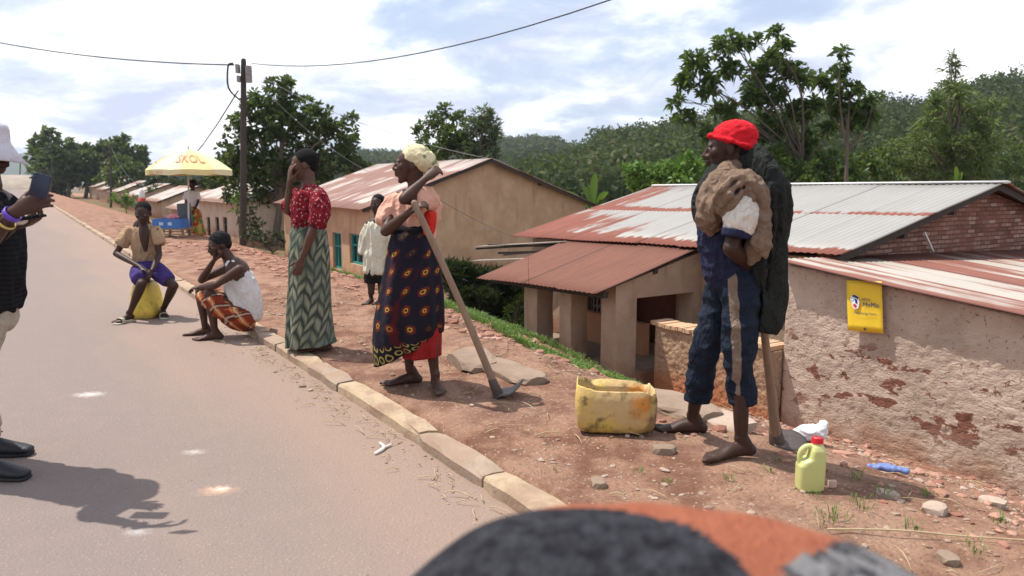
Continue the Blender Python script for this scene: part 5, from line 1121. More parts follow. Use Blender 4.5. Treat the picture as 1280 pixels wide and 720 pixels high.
xx=V3((.92,.30,-.28)).normalized(); yy=V3((.25,.1,1)).normalized(); zz_=xx.cross(yy).normalized(); yy=zz_.cross(xx)
slab(pc_,xx*.034,yy*.050,zz_*.005).mk('phone_case',plain('dark_blue_case',(.012,.016,.040),.4,.5,.1),tph); b=B(); 
for q_ in ((-.022,.045),(-.022,.030)): b.ell(pc_+xx*q_[0]+yy*q_[1]+zz_*-.006*(1 if zz_.y>0 else -1),xx*.005,yy*.005,zz_*.002,10,6)
b.mk('camera_lens',m_glass,tph)['kind']='part'
pc_=F.p(34,273,-.30); t8=thing('black_phone',pc_,'second, thin black phone lying in the left man\'s lower hand','phone'); slab(pc_,V3((.07,0,.012)),V3((0,.033,0)),V3((0,0,.005))).mk('phone_case',m_blackc,t8); slab(pc_+V3((0,0,.007)),V3((.064,0,.011)),V3((0,.029,0)),V3((0,0,.0012)),.004).mk('screen',m_glass,t8)

# ---- 8. stall keeper
Y8=20.3; q8=P(242,298,Y8); u0_,v0_=uv_of(q8); q8.z=terr(u0_,v0_,True)
F=Fig(Y8,q8,'woman in white top and red-green patterned wrap standing under the umbrella',vox=.014)
zsk=q8.z
F.L([(243,270,0,.15,.12),(241,255,0,.12,.10),(240,243,0,.14,.10),(240,238,0,.05,.05)],side=RX,n=16); head(F,F.p(240.5,230.5,0),(-.6,-.8,-.2),neck=F.p(240,239,0),s=1.0)
for x_ in (238,247):
    a_=V3((P(x_,295,Y8).x,Y8,zsk+.09)); leg(F.b,F.p(x_,268,0),P(x_,282,Y8),a_,.9); foot(F.b,a_,(-.5,-1),zsk,.24,1)
arm(F.b,F.p(234,241,0),F.p(232,253,-.1),F.p(236,262,-.2),.85); arm(F.b,F.p(246,241,0),F.p(248,252,-.1),F.p(243,262,-.2),.85); hand(F.b,F.p(236,262,-.2),(0,-.4,-1),(1,0,0),(0,-1,0)); hand(F.b,F.p(243,262,-.2),(0,-.4,-1),(-1,0,0),(0,-1,0)); F.body(m_skin2)
b=B(); LL(b,F,[(242,262,0,.16,.14),(241,250,0,.155,.14),(240,241,0,.15,.12),(240,239,0,.08,.08)],side=RX,n=18); LL(b,F,[(234,241,0,.07),(232,249,-.06,.075)],n=12); LL(b,F,[(246,241,0,.07),(248,249,-.06,.075)],n=12); fuse('top',b,.015,m_vest,F.t)
m_vw=M('leaf_print_wrap',.9,.1); p=m_vw.pos('Object'); c=m_vw.mix((.32,.05,.02),(.40,.30,.08),m_vw.noise(p,7,3).step(.45,.55)); c=m_vw.mix(c,(.08,.16,.04),m_vw.noise(m_vw.map(p,loc=(3,1,2)),8,3).step(.52,.58)); m_vw.col(c)
wrap(F,'wrap_skirt',[(235,248,258,0,.15,0),(234,251,268,0,.2,0),(233,254,282,0,.22,0),(234,258,294,0,.22,0)],m_vw,n=48)
# ------------------------------------------------------------ objects
# yellow can under the boy
m_can=M('dirty_yellow_plastic',.45,.4); p=m_can.pos('Object'); x,y,z=m_can.sep(p)
c=m_can.mix((.62,.42,.035),(.70,.54,.10),m_can.noise(p,8,4)); c=m_can.mix(c,(.22,.13,.06),(m_can.noise(p,13,5).step(.50,.72)*.6+(1-z.step(0,.10))*.45).clamp()); m_can.col(c)
cc0=V3((P(184,396,G(186,397).y+.03).x,G(186,397).y+.04,0)); t=thing('yellow_jerrycan',cc0,'dirty yellow jerrycan standing on the road under the seated boy','jerrycan')
rings=[]
for z_,a,c_ in ((0,.11,.15),(.012,.128,.165),(.10,.130,.168),(.24,.118,.160),(.33,.098,.140),(.375,.080,.11),(.392,.05,.08)):
    rings.append([cc0+V3((math.copysign(abs(math.cos(th))**.45,math.cos(th))*a,math.copysign(abs(math.sin(th))**.45,math.sin(th))*c_,z_)) for th in [2*math.pi*i/32 for i in range(32)]])
v_,f_=skin_rings(rings,True,True,True); mk('can_body',v_,f_,m_can,t)
b=B(); b.loft([(cc0+V3((0,-.07,.385)),.014),(cc0+V3((0,-.05,.425)),.014),(cc0+V3((0,.05,.425)),.014),(cc0+V3((0,.08,.385)),.014)],side=RX,n=10); b.mk('handle',m_can,t)
b=B(); b.loft([(cc0+V3((0,-.10,.36)),.026),(cc0+V3((0,-.125,.385)),.026)],side=RX,n=14,sub=1,round_=False); b.mk('cap',m_can,t)
# cut-open can used as a bucket
m_cut=M('stained_cut_plastic',.5,.4); p=m_cut.pos('Object'); x,y,z=m_cut.sep(p); n=m_cut.noise(p,6,5)
c=m_cut.mix((.42,.27,.11),(.58,.42,.20),n); c=m_cut.mix(c,(.58,.40,.06),(m_cut.noise(m_cut.map(p,loc=(2,3,1)),4,3).step(.45,.65)+(1-z.step(.02,.10))*.6).clamp()*.7)
c=m_cut.mix(c,(.60,.22,.02),((x-.055)*14).clamp()*(1-((x-.185)*20).clamp())*z.step(.07,.13)*(1-z.step(.19,.24))*n.step(.42,.55)); c=m_cut.mix(c,(.05,.035,.025),m_cut.noise(m_cut.map(p,loc=(1,2,1)),16,5).step(.54,.70)*.7); c=m_cut.mix(c,(.12,.07,.04),x.step(.02,.2)*m_cut.noise(p,9,5).step(.44,.60)*.65)
m_cut.col(c).bump(m_cut.noise(p,18,4),.4,.02)
gq=G(770,546); t=thing('cut_jerrycan',gq,'stained yellow jerrycan cut open as a bucket, beside the red-capped man\'s feet','bucket')
hl_,hw=.218,.125; ax_=V3((1,-.10,0)).normalized(); ay_=V3((.10,1,0)).normalized(); c0=gq+ay_*.13
def rrect(hl,hw,z,jag=0,n=64,ins=0):
    o=[]
    for i in range(n):
        th=2*math.pi*i/n; cx_,sx_=math.cos(th),math.sin(th); e=.38
        dent=1-.06*math.exp(-((th-5.55)/.25)**2)
        p_=c0+ax_*(math.copysign(abs(cx_)**e,cx_)*(hl-ins)*dent)+ay_*(math.copysign(abs(sx_)**e,sx_)*(hw-ins)*dent)
        zz_=z+(jag*(mnoise.noise(V3((cx_*2.5,sx_*2.5,1)))+.5*mnoise.noise(V3((cx_*9,sx_*9,4)))) if jag else 0)+ (.02*cx_*-1*(1 if jag else 0)); zz_+=.006*nz(cx_*3,sx_*3,1,int(z*40)); o.append(p_+UZ*zz_)
    return o
rings=[rrect(hl_*.80,hw*.72,.004),rrect(hl_*.91,hw*.88,.015),rrect(hl_*.98,hw*.97,.045),rrect(hl_*1.01,hw*1.02,.11),rrect(hl_*1.02,hw,.18),rrect(hl_*.985,hw*.95,.240,.018),rrect(hl_*.985,hw*.95,.246,.018,ins=.006),rrect(hl_,hw,.17,ins=.010),rrect(hl_,hw,.06,ins=.010),rrect(hl_*.9,hw*.9,.02,ins=.01)]
v_,f_=skin_rings(rings,True,True,True); mk('bucket_shell',v_,f_,m_cut,t)
b=B(); b.ell(c0+UZ*.10,ax_*(hl_*.85),ay_*(hw*.8),UZ*.05,20,8); 
b=B(); b.loft([(c0-ay_*.0+ax_*.12+UZ*.225,.012),(c0+ax_*.02+UZ*.235,.013),(c0-ax_*.08+UZ*.225,.012)],side=UZ,n=8); 
# small yellow-green jug with red cap
gj=G(1017,618); t=thing('small_jug',gj,'small pale yellow-green jug with a red cap standing on the ground','jug')
b=B(); k=gj.y/959.; hw_=.062; H_=66*k
m_jug=plain('pale_yellow_green_plastic',(.50,.51,.19),.35,.45,.10,9)
# body with an offset grip hole near the top left
def sr(z,x0,x1,d,n=28):
    return [gj+V3(((x0+x1)/2+math.copysign(abs(math.cos(th))**.55,math.cos(th))*(x1-x0)/2,.05+math.copysign(abs(math.sin(th))**.55,math.sin(th))*d,z)) for th in [2*math.pi*i/n for i in range(n)]]
rg=[sr(0,-.050,.050,.036),sr(.006,-.058,.058,.042),sr(.06,-.060,.060,.044),sr(.115,-.060,.060,.044),sr(.135,-.045,.060,.043),sr(.15,-.018,.060,.041),sr(.185,-.008,.058,.038),sr(.203,.0,.050,.030),sr(.210,.004,.044,.022),sr(.222,.006,.042,.020)]
v_,f_=skin_rings(rg,True,True,True); b.add(v_,f_)
oj=gj+V3((0,.05,0)); b.loft([(oj+V3((-.045,0,.115)),.016,.013),(oj+V3((-.050,0,.150)),.013,.013),(oj+V3((-.044,0,.180)),.013,.013),(oj+V3((-.022,0,.198)),.013,.013),(oj+V3((.012,0,.198)),.014,.014)],side=AY,n=12)
fuse('jug_body',b,.0035,m_jug,t,sm=3); b=B(); b.loft([(oj+V3((.024,0,.216)),.026),(oj+V3((.024,0,.240)),.025)],side=RX,n=24,sub=1,round_=False); b.loft([(oj+V3((.024,0,.240)),.022),(oj+V3((.024,0,.243)),.018)],side=RX,n=24,sub=1,round_=False); b.mk('cap',plain('red_cap_plastic',(.62,.02,.03),.4,.4,.08),t,smooth=False)
# white bag, blue wrapper, tag
gw=G(1012,553); b=B(); b.loft([(gw+V3((-.10,0,.03)),.02,.03),(gw+V3((-.03,.02,.05)),.05,.045),(gw+V3((.05,.02,.055)),.06,.05),(gw+V3((.085,.01,.10)),.03,.03)],side=AY,n=16)
tag(fuse('plastic_bag',b,.006,plain('white_sheet_plastic',(.66,.66,.66),.4,.4,.08),None,fold=folds(.016,22,(1,1,1))),'crumpled white plastic bag behind the small jug','bag')
gw=G(1108,589); b=B(); b.loft([(gw+V3((-.08,.03,.012)),.012,.02),(gw+V3((0,.0,.018)),.018,.03),(gw+V3((.09,-.03,.012)),.010,.02)],side=UZ,n=10); tag(fuse('wrapper',b,.006,plain('blue_wrapper_film',(.13,.18,.38),.4,.4,.3,20),None,fold=folds(.012,26,(1,1,1))),'crumpled blue plastic wrapper on the earth below the mud wall','wrapper')
gw=G(1040,609); tag(mk('wood_chip',*slab(gw+UZ*.015,V3((.016,0,0)),V3((0,.010,.0)),V3((0,.0,.014)),.003).__dict__ and (lambda s:(s.v,s.f))(slab(gw+UZ*.015,V3((.018,0,0)),V3((0,.010,.0)),V3((0,.0,.015)),.003)),plain('pinkish_chip',(.55,.36,.29))),'small pinkish block lying just right of the jug','chip')
gw=G(101,0+720) if False else None
# white Y-shaped twig on the road by the kerb
gw=G(480,562); b=B(); b.loft([(gw+V3((-.03,-.08,.008)),.009),(gw+V3((.0,-.0,.010)),.010),(gw+V3((-.035,.08,.010)),.006)],side=UZ,n=7); b.loft([(gw+V3((0,0,.01)),.008),(gw+V3((.03,.05,.01)),.006)],side=UZ,n=7,sub=1); tag(b.mk('forked_stick',plain('bleached_wood',(.66,.60,.52))),'bleached forked stick at the foot of the kerb','stick')
# market umbrella and stall
Yu=19.6; ub=P(236,299,Yu); u0_,v0_=uv_of(ub); ub.z=terr(u0_,v0_); t=thing('market_umbrella',ub,'large faded yellow umbrella with red lettering shading the roadside stall','umbrella')
s=Yu/959; top_=P(235.5,187,Yu); R_=1.08; zr=P(235,213,Yu).z
m_umb1=plain('faded_yellow_canvas',(.64,.54,.25),.7,.2,.08); m_umb2=plain('cream_canvas',(.66,.60,.36),.7,.2,.08)
vs=[top_]; NS=8; SUB=10; NR=16; tot=NS*SUB
def canopy(r_,a_):
    e=(a_/(2*math.pi)*NS)%1; ch=lerp(math.cos(math.pi/NS)/math.cos(math.pi/NS*(2*e-1)),1,.25)
    z_=top_.z-(top_.z-zr)*(r_**1.75*.85+r_*.15) - .04*r_*math.sin(math.pi*e)*-1*.4
    return V3((top_.x+math.cos(a_)*R_*r_*ch,top_.y+math.sin(a_)*R_*r_*ch,z_))
for j in range(1,NR+1):
    for i in range(tot): vs.append(canopy(j/NR,2*math.pi*i/tot+.2))
fs=[];mi=[]
for i in range(tot): fs.append((0,1+i,1+(i+1)%tot)); mi.append((i//SUB)%2)
for j in range(NR-1):
    for i in range(tot): a=1+j*tot+i; c=1+j*tot+(i+1)%tot; fs.append((a,a+tot,c+tot,c)); mi.append((i//SUB)%2)
o=len(vs)
for i in range(tot):
    e=vs[1+(NR-1)*tot+i]; vs.append(e+V3((0,0,-.11-.03*math.sin(math.pi*((i%SUB)/SUB)))))
for i in range(tot): a=1+(NR-1)*tot+i; c=1+(NR-1)*tot+(i+1)%tot; fs.append((a,o+i,o+(i+1)%tot,c)); mi.append((i//SUB)%2)
cn=mk('canopy',vs,fs,[m_umb1,m_umb2],t,mi=mi,smooth=False); cn.modifiers.new('thickness','SOLIDIFY').thickness=.004
def canopy_text(s_,size,az,rc,mat,par):
    v_,f_=text_mesh(s_,size); bm=[]
    import bmesh; B_=bmesh.new(); bv=[B_.verts.new(q) for q in v_]
    for f in f_:
        try: B_.faces.new([bv[i] for i in f])
        except ValueError: pass
    bmesh.ops.remove_doubles(B_,verts=B_.verts,dist=1e-5); bmesh.ops.triangulate(B_,faces=B_.faces)
    for _ in range(2): bmesh.ops.subdivide_edges(B_,edges=[e for e in B_.edges if e.calc_length()>.03],cuts=1); bmesh.ops.triangulate(B_,faces=B_.faces)
    B_.verts.index_update(); v_=[tuple(q.co) for q in B_.verts]; f_=[tuple(q.index for q in f.verts) for f in B_.faces]; B_.free()
    for x_,y_,_ in v_:
        a_=az+x_/(R_*max(.3,rc)); q_=canopy(max(.02,rc-y_*1.9/R_),a_); bm.append(q_+V3((math.cos(a_)*.012,math.sin(a_)*.008,.010)))
    mk('lettering',bm,f_,mat,par,smooth=False)
m_redl=plain('faded_red_ink',(.55,.20,.13),.7,.2,.1)
canopy_text('SKOL',.25,-math.pi/2+.42,.66,m_redl,cn); canopy_text('SKOL',.25,math.pi+.45,.66,m_redl,cn); 
v_,f_=text_mesh('SKOL  SKOL  SKOL',.085); mk('lettering',[V3((lambda a_:(top_.x+math.cos(a_)*(R_*.975),top_.y+math.sin(a_)*(R_*.975),zr-.06+y_))(-math.pi/2-.55+x_/R_)) for x_,y_,_ in v_],f_,m_redl,cn,smooth=False)
b=B(); b.loft([(ub,.022),(ub.lerp(top_,.5),.022),(top_+UZ*.08,.02)],side=RX,n=10,sub=1); b.mk('umbrella_pole',plain('white_pole',(.55,.52,.45),.5,.4,.1),t)
b=B()
for i in range(8):
    a_=2*math.pi*i/8+.2; e=canopy(.6,a_)-UZ*.015; b.loft([(V3((top_.x,top_.y,zr+.05)),.008),(e,.007)],side=UZ,n=5,sub=1)
b.mk('spokes',m_iron,t)['kind']='stuff'
# stall table with blue crate
Yt=19.4; tb=P(222,297,Yt); u0_,v0_=uv_of(tb); zt_=terr(u0_,v0_); tb.z=zt_; t=thing('wooden_table',tb,'rough wooden trestle carrying the blue crate under the umbrella','table')
ztop=P(215,286,Yt).z; hwt=.32; b=B(); b.box(V3((tb.x-.02,Yt,ztop)),(hwt,0,0),(0,.26,0),(0,0,.02)); b.mk('table_top',m_wood,t,smooth=False)
for a in(-1,1):
    for c in(-1,1): b=B(); q_=V3((tb.x-.02+a*.27,Yt+c*.2,0)); b.bar(V3((q_.x,q_.y,zt_-.05)),V3((q_.x-a*.03,q_.y,ztop-.02)),.05,.05,(0,1,0)); b.mk('leg',m_wood,t,smooth=False)
b=B()
for k_ in (.35,.7): b.bar(V3((tb.x-.28,Yt-.2,lerp(zt_,ztop,k_))),V3((tb.x+.25,Yt-.2,lerp(zt_,ztop,k_))),.03,.03)
b.mk('rail',m_wood,t,smooth=False)['kind']='part'
cx_=P(214,277,Yt).x; t=thing('blue_crate',V3((cx_,Yt,ztop+.02)),'bright blue open crate on the roadside table','crate')
m_blue=plain('blue_plastic',(.035,.14,.38),.45,.4,.2,8); b=B(); hh=.12
for sx_ in(-1,1): b.box(V3((cx_+sx_*.36,Yt,ztop+.02+hh)),(.012,0,0),(0,.25,0),(0,0,hh)); b.box(V3((cx_,Yt+sx_*.25,ztop+.02+hh)),(.348,0,0),(0,.012,0),(0,0,hh))
b.box(V3((cx_,Yt,ztop+.035)),(.345,0,0),(0,.235,0),(0,0,.01)); b.mk('crate_box',m_blue,t,smooth=False)
b=B()
for k_ in(-.14,.08): b.box(V3((cx_+k_,Yt-.264,ztop+.02+hh)),(.05,0,0),(0,.004,0),(0,0,.04))
b.mk('white_mark',plain('pale_mark',(.4,.5,.62)),t,smooth=False)['kind']='part'
b=B(); b.ell(V3((cx_+.04,Yt,ztop+.30)),(.16,0,0),(0,.12,0),(0,0,.06)); tag(fuse('pink_bundle',b,.012,plain('pink_film',(.62,.22,.26),.5,.3,.2),None,fold=folds(.03,14,(1,1,1))),'pink plastic bundle heaped on top of the blue crate','bundle')
gx=P(228,262,Yt+.25); tag(slab(V3((gx.x+.02,Yt+.33,ztop+.34)),V3((.17,0,.02)),V3((-.03,.03,.30)),V3((0,.03,0)),.03).mk('grey_panel',plain('dark_grey_board',(.085,.095,.11),.7,.3,.2)),'dark grey board standing on edge behind the blue crate','board')
# white and red marker behind the seated boy
Ym=21; q_=P(181,300,Ym); u0_,v0_=uv_of(q_); q_.z=terr(u0_,v0_); t=thing('marker_post',q_,'white post with a red band showing above the seated boy\'s head','marker post')
zt2=P(181,236,Ym).z; b=B(); b.loft([(q_,.085),(V3((q_.x,q_.y,zt2-.42)),.085)],side=RX,n=14,sub=1,round_=False); b.mk('post_base',plain('white_post',(.6,.57,.53)),t); b=B(); b.loft([(V3((q_.x,q_.y,zt2-.42)),.088),(V3((q_.x,q_.y,zt2-.26)),.088)],side=RX,n=14,sub=1,round_=False); b.mk('red_band',plain('red_post',(.5,.04,.03)),t)
b=B(); b.loft([(V3((q_.x,q_.y,zt2-.26)),.083),(V3((q_.x,q_.y,zt2-.12)),.08),(V3((q_.x,q_.y,zt2)),.035)],side=RX,n=14,sub=2,round_=False); b.mk('post_top',plain('white_post_top',(.62,.6,.58)),t)
# slabs and stones
def rock(name,px,py,sx_,sy_,sz_,mat,label,group=None,ang=0,cat_='stone',sink=.3,sub=3,rough_=.25,g=None):
    g=g or G(px,py); me=bpy.data.meshes.new('t'); import bmesh; bm=bmesh.new(); bmesh.ops.create_icosphere(bm,subdivisions=sub,radius=1); vs=[]
    for v in bm.verts:
        p_=v.co*(1+rough_*mnoise.noise(v.co*1.4+V3((px*.13,py*.07,0)))+rough_*.5*mnoise.noise(v.co*3.5+V3((px,0,0)))); p_=V3((max(-.8,min(.8,p_.x)),max(-.8,min(.8,p_.y)),max(-.6,min(.62,p_.z)))); x_,y_=p_.x*sx_,p_.y*sy_
        vs.append(V3((g.x+x_*math.cos(ang)-y_*math.sin(ang),g.y+x_*math.sin(ang)+y_*math.cos(ang),g.z+p_.z*sz_+sz_*(.6-sink))))
    fs=[[v.index for v in f.verts] for f in bm.faces]; bm.free()
    return tag(mk(name,vs,fs,mat,smooth=False),label,cat_,group)
AU=math.atan2(UD.y,UD.x)
rock('concrete_slab',636,467,.44,.17,.06,m_concrete,'flat weathered slab half sunk in earth behind the hoe blade',ang=AU+math.pi,cat_='slab',sink=.42,rough_=.2)
rock('concrete_slab',592,455,.36,.18,.09,m_concrete,'lighter slab end poking out beside the woman\'s shin',ang=AU+2.9,cat_='slab',sink=.40,rough_=.3)
rock('stone_slab',842,512,.40,.22,.07,m_concrete,'pale flat slab between the cut can and the low mud wall',ang=AU+math.pi,cat_='slab',sink=.3)
rock('stone_slab',885,526,.36,.16,.06,m_stone,'grey slab behind the red-capped man\'s ankles',ang=AU,cat_='slab',sink=.25)
sg='larger loose stones on the verge'
for i,(x_,y_,a_,l_) in enumerate(((830,566,.075,'flat grey stone in front of the cut can\'s right end'),(1168,641,.075,'pale angular chunk lying below the mud wall'),(1184,702,.055,'brown rounded stone near the bottom right corner'),(1240,632,.07,'reddish lump at the foot of the wall, far right'),(378,484,.03,'small dark stone on the road against the kerb'),(388,489,.025,'brown pebble beside the dark stone by the kerb'),(748,607,.06,'half-buried stone above the orange band of the bundle'),(1110,622,.06,'brown stone right of the jug\'s grass tuft'),(668,478,.05,'small stone right of the hoe blade'))):
    rock('loose_stone',x_,y_,a_,a_*.7,a_*.55,m_stone if i%2 else m_concrete,l_,sg,ang=i*.8,sub=2)
# scattered gravel, rubble, litter of stalks (uncountable)
def scatter(N,ufun,vfun,r0,r1,mat,name,label,flat=.6,cond=None,colk=None):
    ico=[V3(v) for v in ((0,0,1),(.89,0,.45),(.28,.85,.45),(-.72,.53,.45),(-.72,-.53,.45),(.28,-.85,.45),(.72,.53,-.45),(-.28,.85,-.45),(-.89,0,-.45),(-.28,-.85,-.45),(.72,-.53,-.45),(0,0,-1))]
    fi=[(0,1,2),(0,2,3),(0,3,4),(0,4,5),(0,5,1),(1,6,2),(2,7,3),(3,8,4),(4,9,5),(5,10,1),(6,7,2),(7,8,3),(8,9,4),(9,10,5),(10,6,1),(6,11,7),(7,11,8),(8,11,9),(9,11,10),(10,11,6)]
    vs=[];fs=[]
    for _ in range(N):
        u=ufun(); v=vfun(u)
        if cond and not cond(u,v): continue
        z=terr(u,v) if v>KV1 else (0 if v<KV0 else KH); r=r0+(r1-r0)*random.random()**3.2; a=random.random()*6.28; ca,sa=math.cos(a),math.sin(a); sx_=r*random.uniform(.7,1.4); sy_=r*random.uniform(.5,1); sz_=r*flat*random.uniform(.5,1.1); o=len(vs); c=W(u,v,z+sz_*.25)
        for q in ico:
            q=q*random.uniform(.75,1.15); vs.append((c.x+q.x*sx_*ca-q.y*sy_*sa,c.y+q.x*sx_*sa+q.y*sy_*ca,c.z+q.z*sz_))
        fs+= [(i+o,j+o,k+o) for i,j,k in fi]
    return tag(mk(name,vs,fs,mat,smooth=False),label,'ground litter',kind='stuff')
near=lambda: -1.5+random.random()**1.3*13
scatter(9000,lambda:-.6+random.random()**1.1*10,lambda u:KV1+.12+random.random()*4.2,.003,.026,m_stone,'gravel','loose pale gravel strewn over the near earth verge',cond=lambda u,v:not(3.2<u<5.6 and v<3.2 and random.random()<.8) and random.random()<.35+.65*(nz(u,v,1.1,8)>-.1))
scatter(2600,lambda:4.5+random.random()*26,lambda u:random.uniform(2.3,6.5),.015,.085,m_rubble,'rubble','red clods and broken brick over the falling bank',cond=lambda u,v:random.random()<.25+.9*(nz(u,v,.6,5)>0) and not (v<3.1 and u<8 and random.random()<.8))
scatter(1500,lambda:5.0+random.random()*12,lambda u:3.3+random.random()*2.3,.02,.07,m_rubble,'rubble','red broken clods beside the grassy strip')
scatter(900,lambda:random.random()*9,lambda u:KV0-.02-abs(random.gauss(0,.13)),.003,.013,m_stone,'gravel','fine grit collected along the foot of the kerb')
scatter(900,lambda:-1+random.random()*5,lambda u:3.0+random.random()*3.0,.012,.060,m_rubble,'rubble','reddish lumps on the ground at the bottom right',cond=lambda u,v:random.random()<.6)
def stalks(N,uf,vf,L0,L1,mat,name,label):
    b=B()
    for _ in range(N):
        u=uf(); v=vf(u); z=terr(u,v) if v>KV1 else (0 if v<KV0 else KH); a=random.random()*6.28; L_=random.uniform(L0,L1); d=V3((math.cos(a),math.sin(a),0)); c=W(u,v,z+.008); u2,v2=uv_of(c+d*L_)
        if KV0-.05<v2<KV1+.05 and not KV0-.05<v<KV1+.05: continue
        z2=terr(u2,v2) if v2>KV1 else 0; e=c+d*L_; e.z=z2+.008+random.random()*.02; m_=(c+e)/2+V3((random.uniform(-1,1),random.uniform(-1,1),0))*L_*.1+UZ*.012; r=random.uniform(.0012,.003); b.loft([(c,r),(m_,r),(e,r*.7)],side=UZ,n=4,sub=2,round_=False)
    return tag(b.mk(name,mat),label,'ground litter',kind='stuff')
stalks(420,lambda:-.6+random.random()*9,lambda u:random.uniform(2.0,5.2),.03,.16,m_straw,'dry_stalks','dry straw and stalks scattered over the near verge')
stalks(130,lambda:1.5+random.random()*5.5,lambda u:KV0-.03-abs(random.gauss(0,.12)),.03,.13,m_straw,'dry_stalks','dry stalks lying along the foot of the kerb')
b=B(); b.loft([(G(1035,668)+UZ*.02,.004),(G(1120,672)+UZ*.03,.004),(G(1200,676)+UZ*.02,.0035),(G(1290,682)+UZ*.02,.003)],side=UZ,n=6); tag(b.mk('long_reed',m_straw),'long pale reed lying across the bottom right ground','reed')
# grass
def blades(cs,H,per,spread,wd=.006):
    V=[]
    for c in cs:
        for _ in range(per):
            a=random.random()*6.28; r=spread*random.random()**.6; p0=c+V3((math.cos(a)*r,math.sin(a)*r,0)); u,v=uv_of(p0); 
            if len(cs)>1: p0.z=terr(u,v)-.005
            le=random.uniform(.5,1.1)*H; ln=V3((math.cos(a+random.gauss(0,.6)),math.sin(a+random.gauss(0,.6)),0))*random.uniform(.2,.8)*le; s_=V3((-ln.y,ln.x,0)).normalized()*wd*random.uniform(.6,1.3); V+= [p0-s_*.5,p0+ln*.4+UZ*le*.65-s_*.5,p0+ln+UZ*le*.8,p0+ln*.45+UZ*le*.65+s_*.5]
    return V
gs=[]
for _ in range(13000):
    u=random.uniform(5.3,12.5); v=random.uniform(3.8,6.0); ctr=lerp(4.75,4.55,ss(6,9,u)); ctr=4.75+.2*math.sin(u*1.3); 
    if abs(v-ctr)>.75+.25*nz(u,v,1.5,2) or nz(u,v,1.6,6)<-.18: continue
    gs.append(W(u,v,terr(u,v)))
V=blades(gs,.11,4,.05,.009); o=mk('grass',[tuple(v) for v in V],[tuple(range(i,i+4)) for i in range(0,len(V),4)],m_grass,smooth=False); tag(o,'bright green grass growing along the bank above the veranda','grass',kind='stuff')
tl=[(608,0,0)]
for i,(x_,y_,l_) in enumerate(((560,0,''),)): pass
tufts=[(1040,655,1.2,'grass tuft closest above the dark bundle edge'),(1075,636,.9,'grass tuft right of the jug, by the long reed'),(1070,600,.7,'thin tuft in the shade behind the jug'),(1105,622,.8,'tuft in the shadow strip right of the jug'),(1140,664,.8,'small tuft beside the pale angular chunk'),(912,604,.6,'tiny tuft left of the man\'s rear heel'),(958,590,.6,'small tuft between the man\'s heel and the jug'),(800,592,.5,'lone tuft below the cut can'),(832,606,.5,'tiny tuft right of the half-buried stone'),(1160,622,.7,'tuft near the base of the rough wall'),(975,577,.6,'tuft below the hoe blade'),(690,590,.45,'smallest tuft on bare earth near the kerb'),(1018,622,.5,'blades growing at the foot of the jug'),(1215,690,.8,'tuft near the bottom right edge'),(1250,655,.7,'rightmost tuft on the stony ground')]
for x_,y_,k_,l_ in tufts:
    g=G(x_,y_); V=blades([g],.075*k_,int(26*k_),.05*k_,.005); o=mk('grass_tuft',[tuple(v) for v in V],[tuple(range(i,i+4)) for i in range(0,len(V),4)],m_grass,smooth=False); tag(o,l_,'grass tuft','small grass tufts on the verge')
# blurred fuzzy bundle close to the camera
m_bun=M('fuzzy_banded_cloth',.95,.1); p=m_bun.pos('Object'); x,y,z=m_bun.sep(p); n=m_bun.noise(p,16,3)
tt=x*.90-z*.10+(n-.5)*.05-y*.55
c=m_bun.mix((.016,.016,.020),(.06,.06,.07),m_bun.noise(p,55,4).step(.3,.7))
dd=(x*.62-(z-.79)*1.0*-1+ (n-.5)*.03-(y+.10)*.25)
c_or=m_bun.mix((.42,.10,.04),(.68,.24,.12),m_bun.noise(p,30,4)); c_gr=m_bun.mix((.03,.03,.035),(.42,.41,.42),m_bun.noise(p,40,4).step(.42,.6))
m_bun.col(c).bump(m_bun.noise(p,120,4,.7),.9,.02)
bc=P(846,640,.62); bc=V3((bc.x,.62,0)); ztop=P(770,676,.62).z
tt_=thing('cloth_bundle',bc,'blurred dark fuzzy rounded bundle with orange and grey bands, closest to the camera','bundle')
def dome(nx,a0,a1,grow_,mat,name):
    """slice of a tall rounded sack between two tilted planes"""
    pass
Rx,Ry=.28,.17; hz_=.16
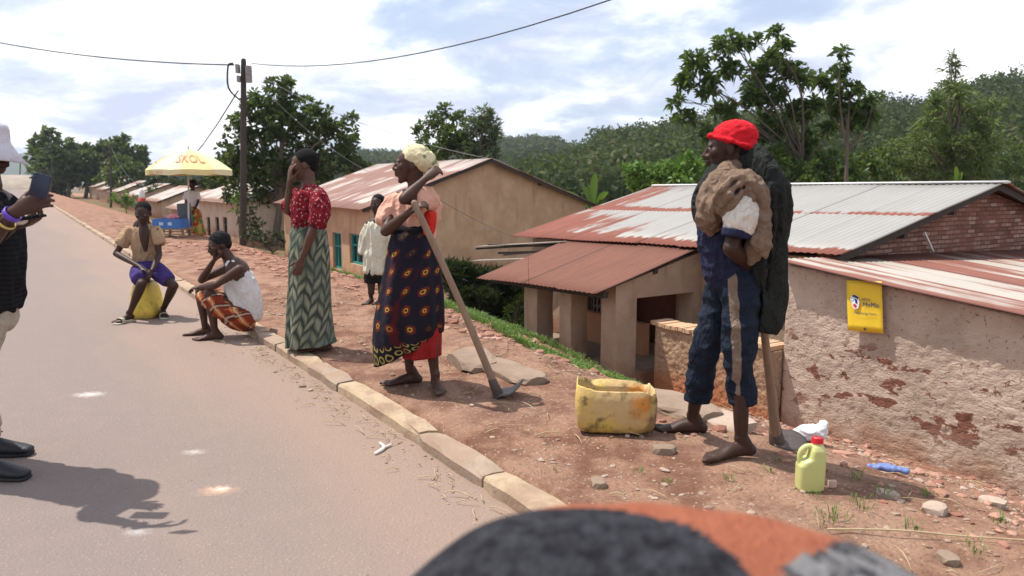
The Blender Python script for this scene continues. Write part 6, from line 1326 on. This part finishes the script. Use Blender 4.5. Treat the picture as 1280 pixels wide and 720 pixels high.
cxd=P(762,700,.62).x; cxm=P(842,700,.62).x
def sack(a,e,g=0):  # a azimuth, e height param
    r=math.cos(e) if e>0 else 1; z_=ztop-hz_+ (hz_*math.sin(e) if e>0 else e*.5)
    p_=V3((cxd+(.385 if math.cos(a)>0 else .225)*r*math.cos(a)*(1+g),.66+Ry*r*math.sin(a)*(1+g),z_+g*.05)); 
    if e<0: p_=V3((lerp(p_.x,cxd,min(1,-e*.12)),lerp(p_.y,.66,min(1,-e*.12)),max(0,z_)))
    return p_+V3((0,0,.006*mnoise.noise(p_*14)))
es=[R(x) for x in range(88,-1,-2)]+[-.05,-.3,-.7,-1.1,-1.5,-(ztop-hz_)/.5]
rings=[[sack(2*math.pi*i/160,e) for i in range(160)] for e in es]
v_,f_=skin_rings(rings,True,True,True); f_=[f[::-1] for f in f_]
# colour bands by face position (woven bands of the cloth)
mi=[]
for f in f_:
    q=sum((v_[i] for i in f),V3((0,0,0)))/len(f); s_=q.z-ztop; dx=q.x-cxm-.014
    k1=s_-( -.006-.9*(dx-.02)**2*1.0) if False else 0
    # project-free bands: behind/right side orange, farther right grey
    w_=(q.y-.66)*1.0+ (dx)*.42+.02*mnoise.noise(q*9)
    y1=q.y-.66; nn1=.012*mnoise.noise(q*14); k_=0 if y1<(-.55*dx if dx<0 else -1.1*dx if dx<.04 else -.044-4*(dx-.04))+nn1 else 1
    if dx>.05 and y1<-.065+(dx-.05)*.75+nn1*1.5: k_=2
    mi.append(k_)
mo=M('orange_fuzzy_band',.95,.1); p=mo.pos('Object'); mo.col(mo.mix((.30,.085,.045),(.52,.19,.11),mo.noise(p,34,4))).bump(mo.noise(p,120,4,.7),.9,.02)
mg=M('grey_white_fuzzy_band',.95,.1); p=mg.pos('Object'); mg.col(mg.mix((.06,.06,.065),(.26,.25,.25),mg.noise(p,38,4).step(.42,.6))).bump(mg.noise(p,120,4,.7),.9,.02)
mk('sack_cloth',v_,f_,[m_bun,mo,mg],tt_,mi=mi)
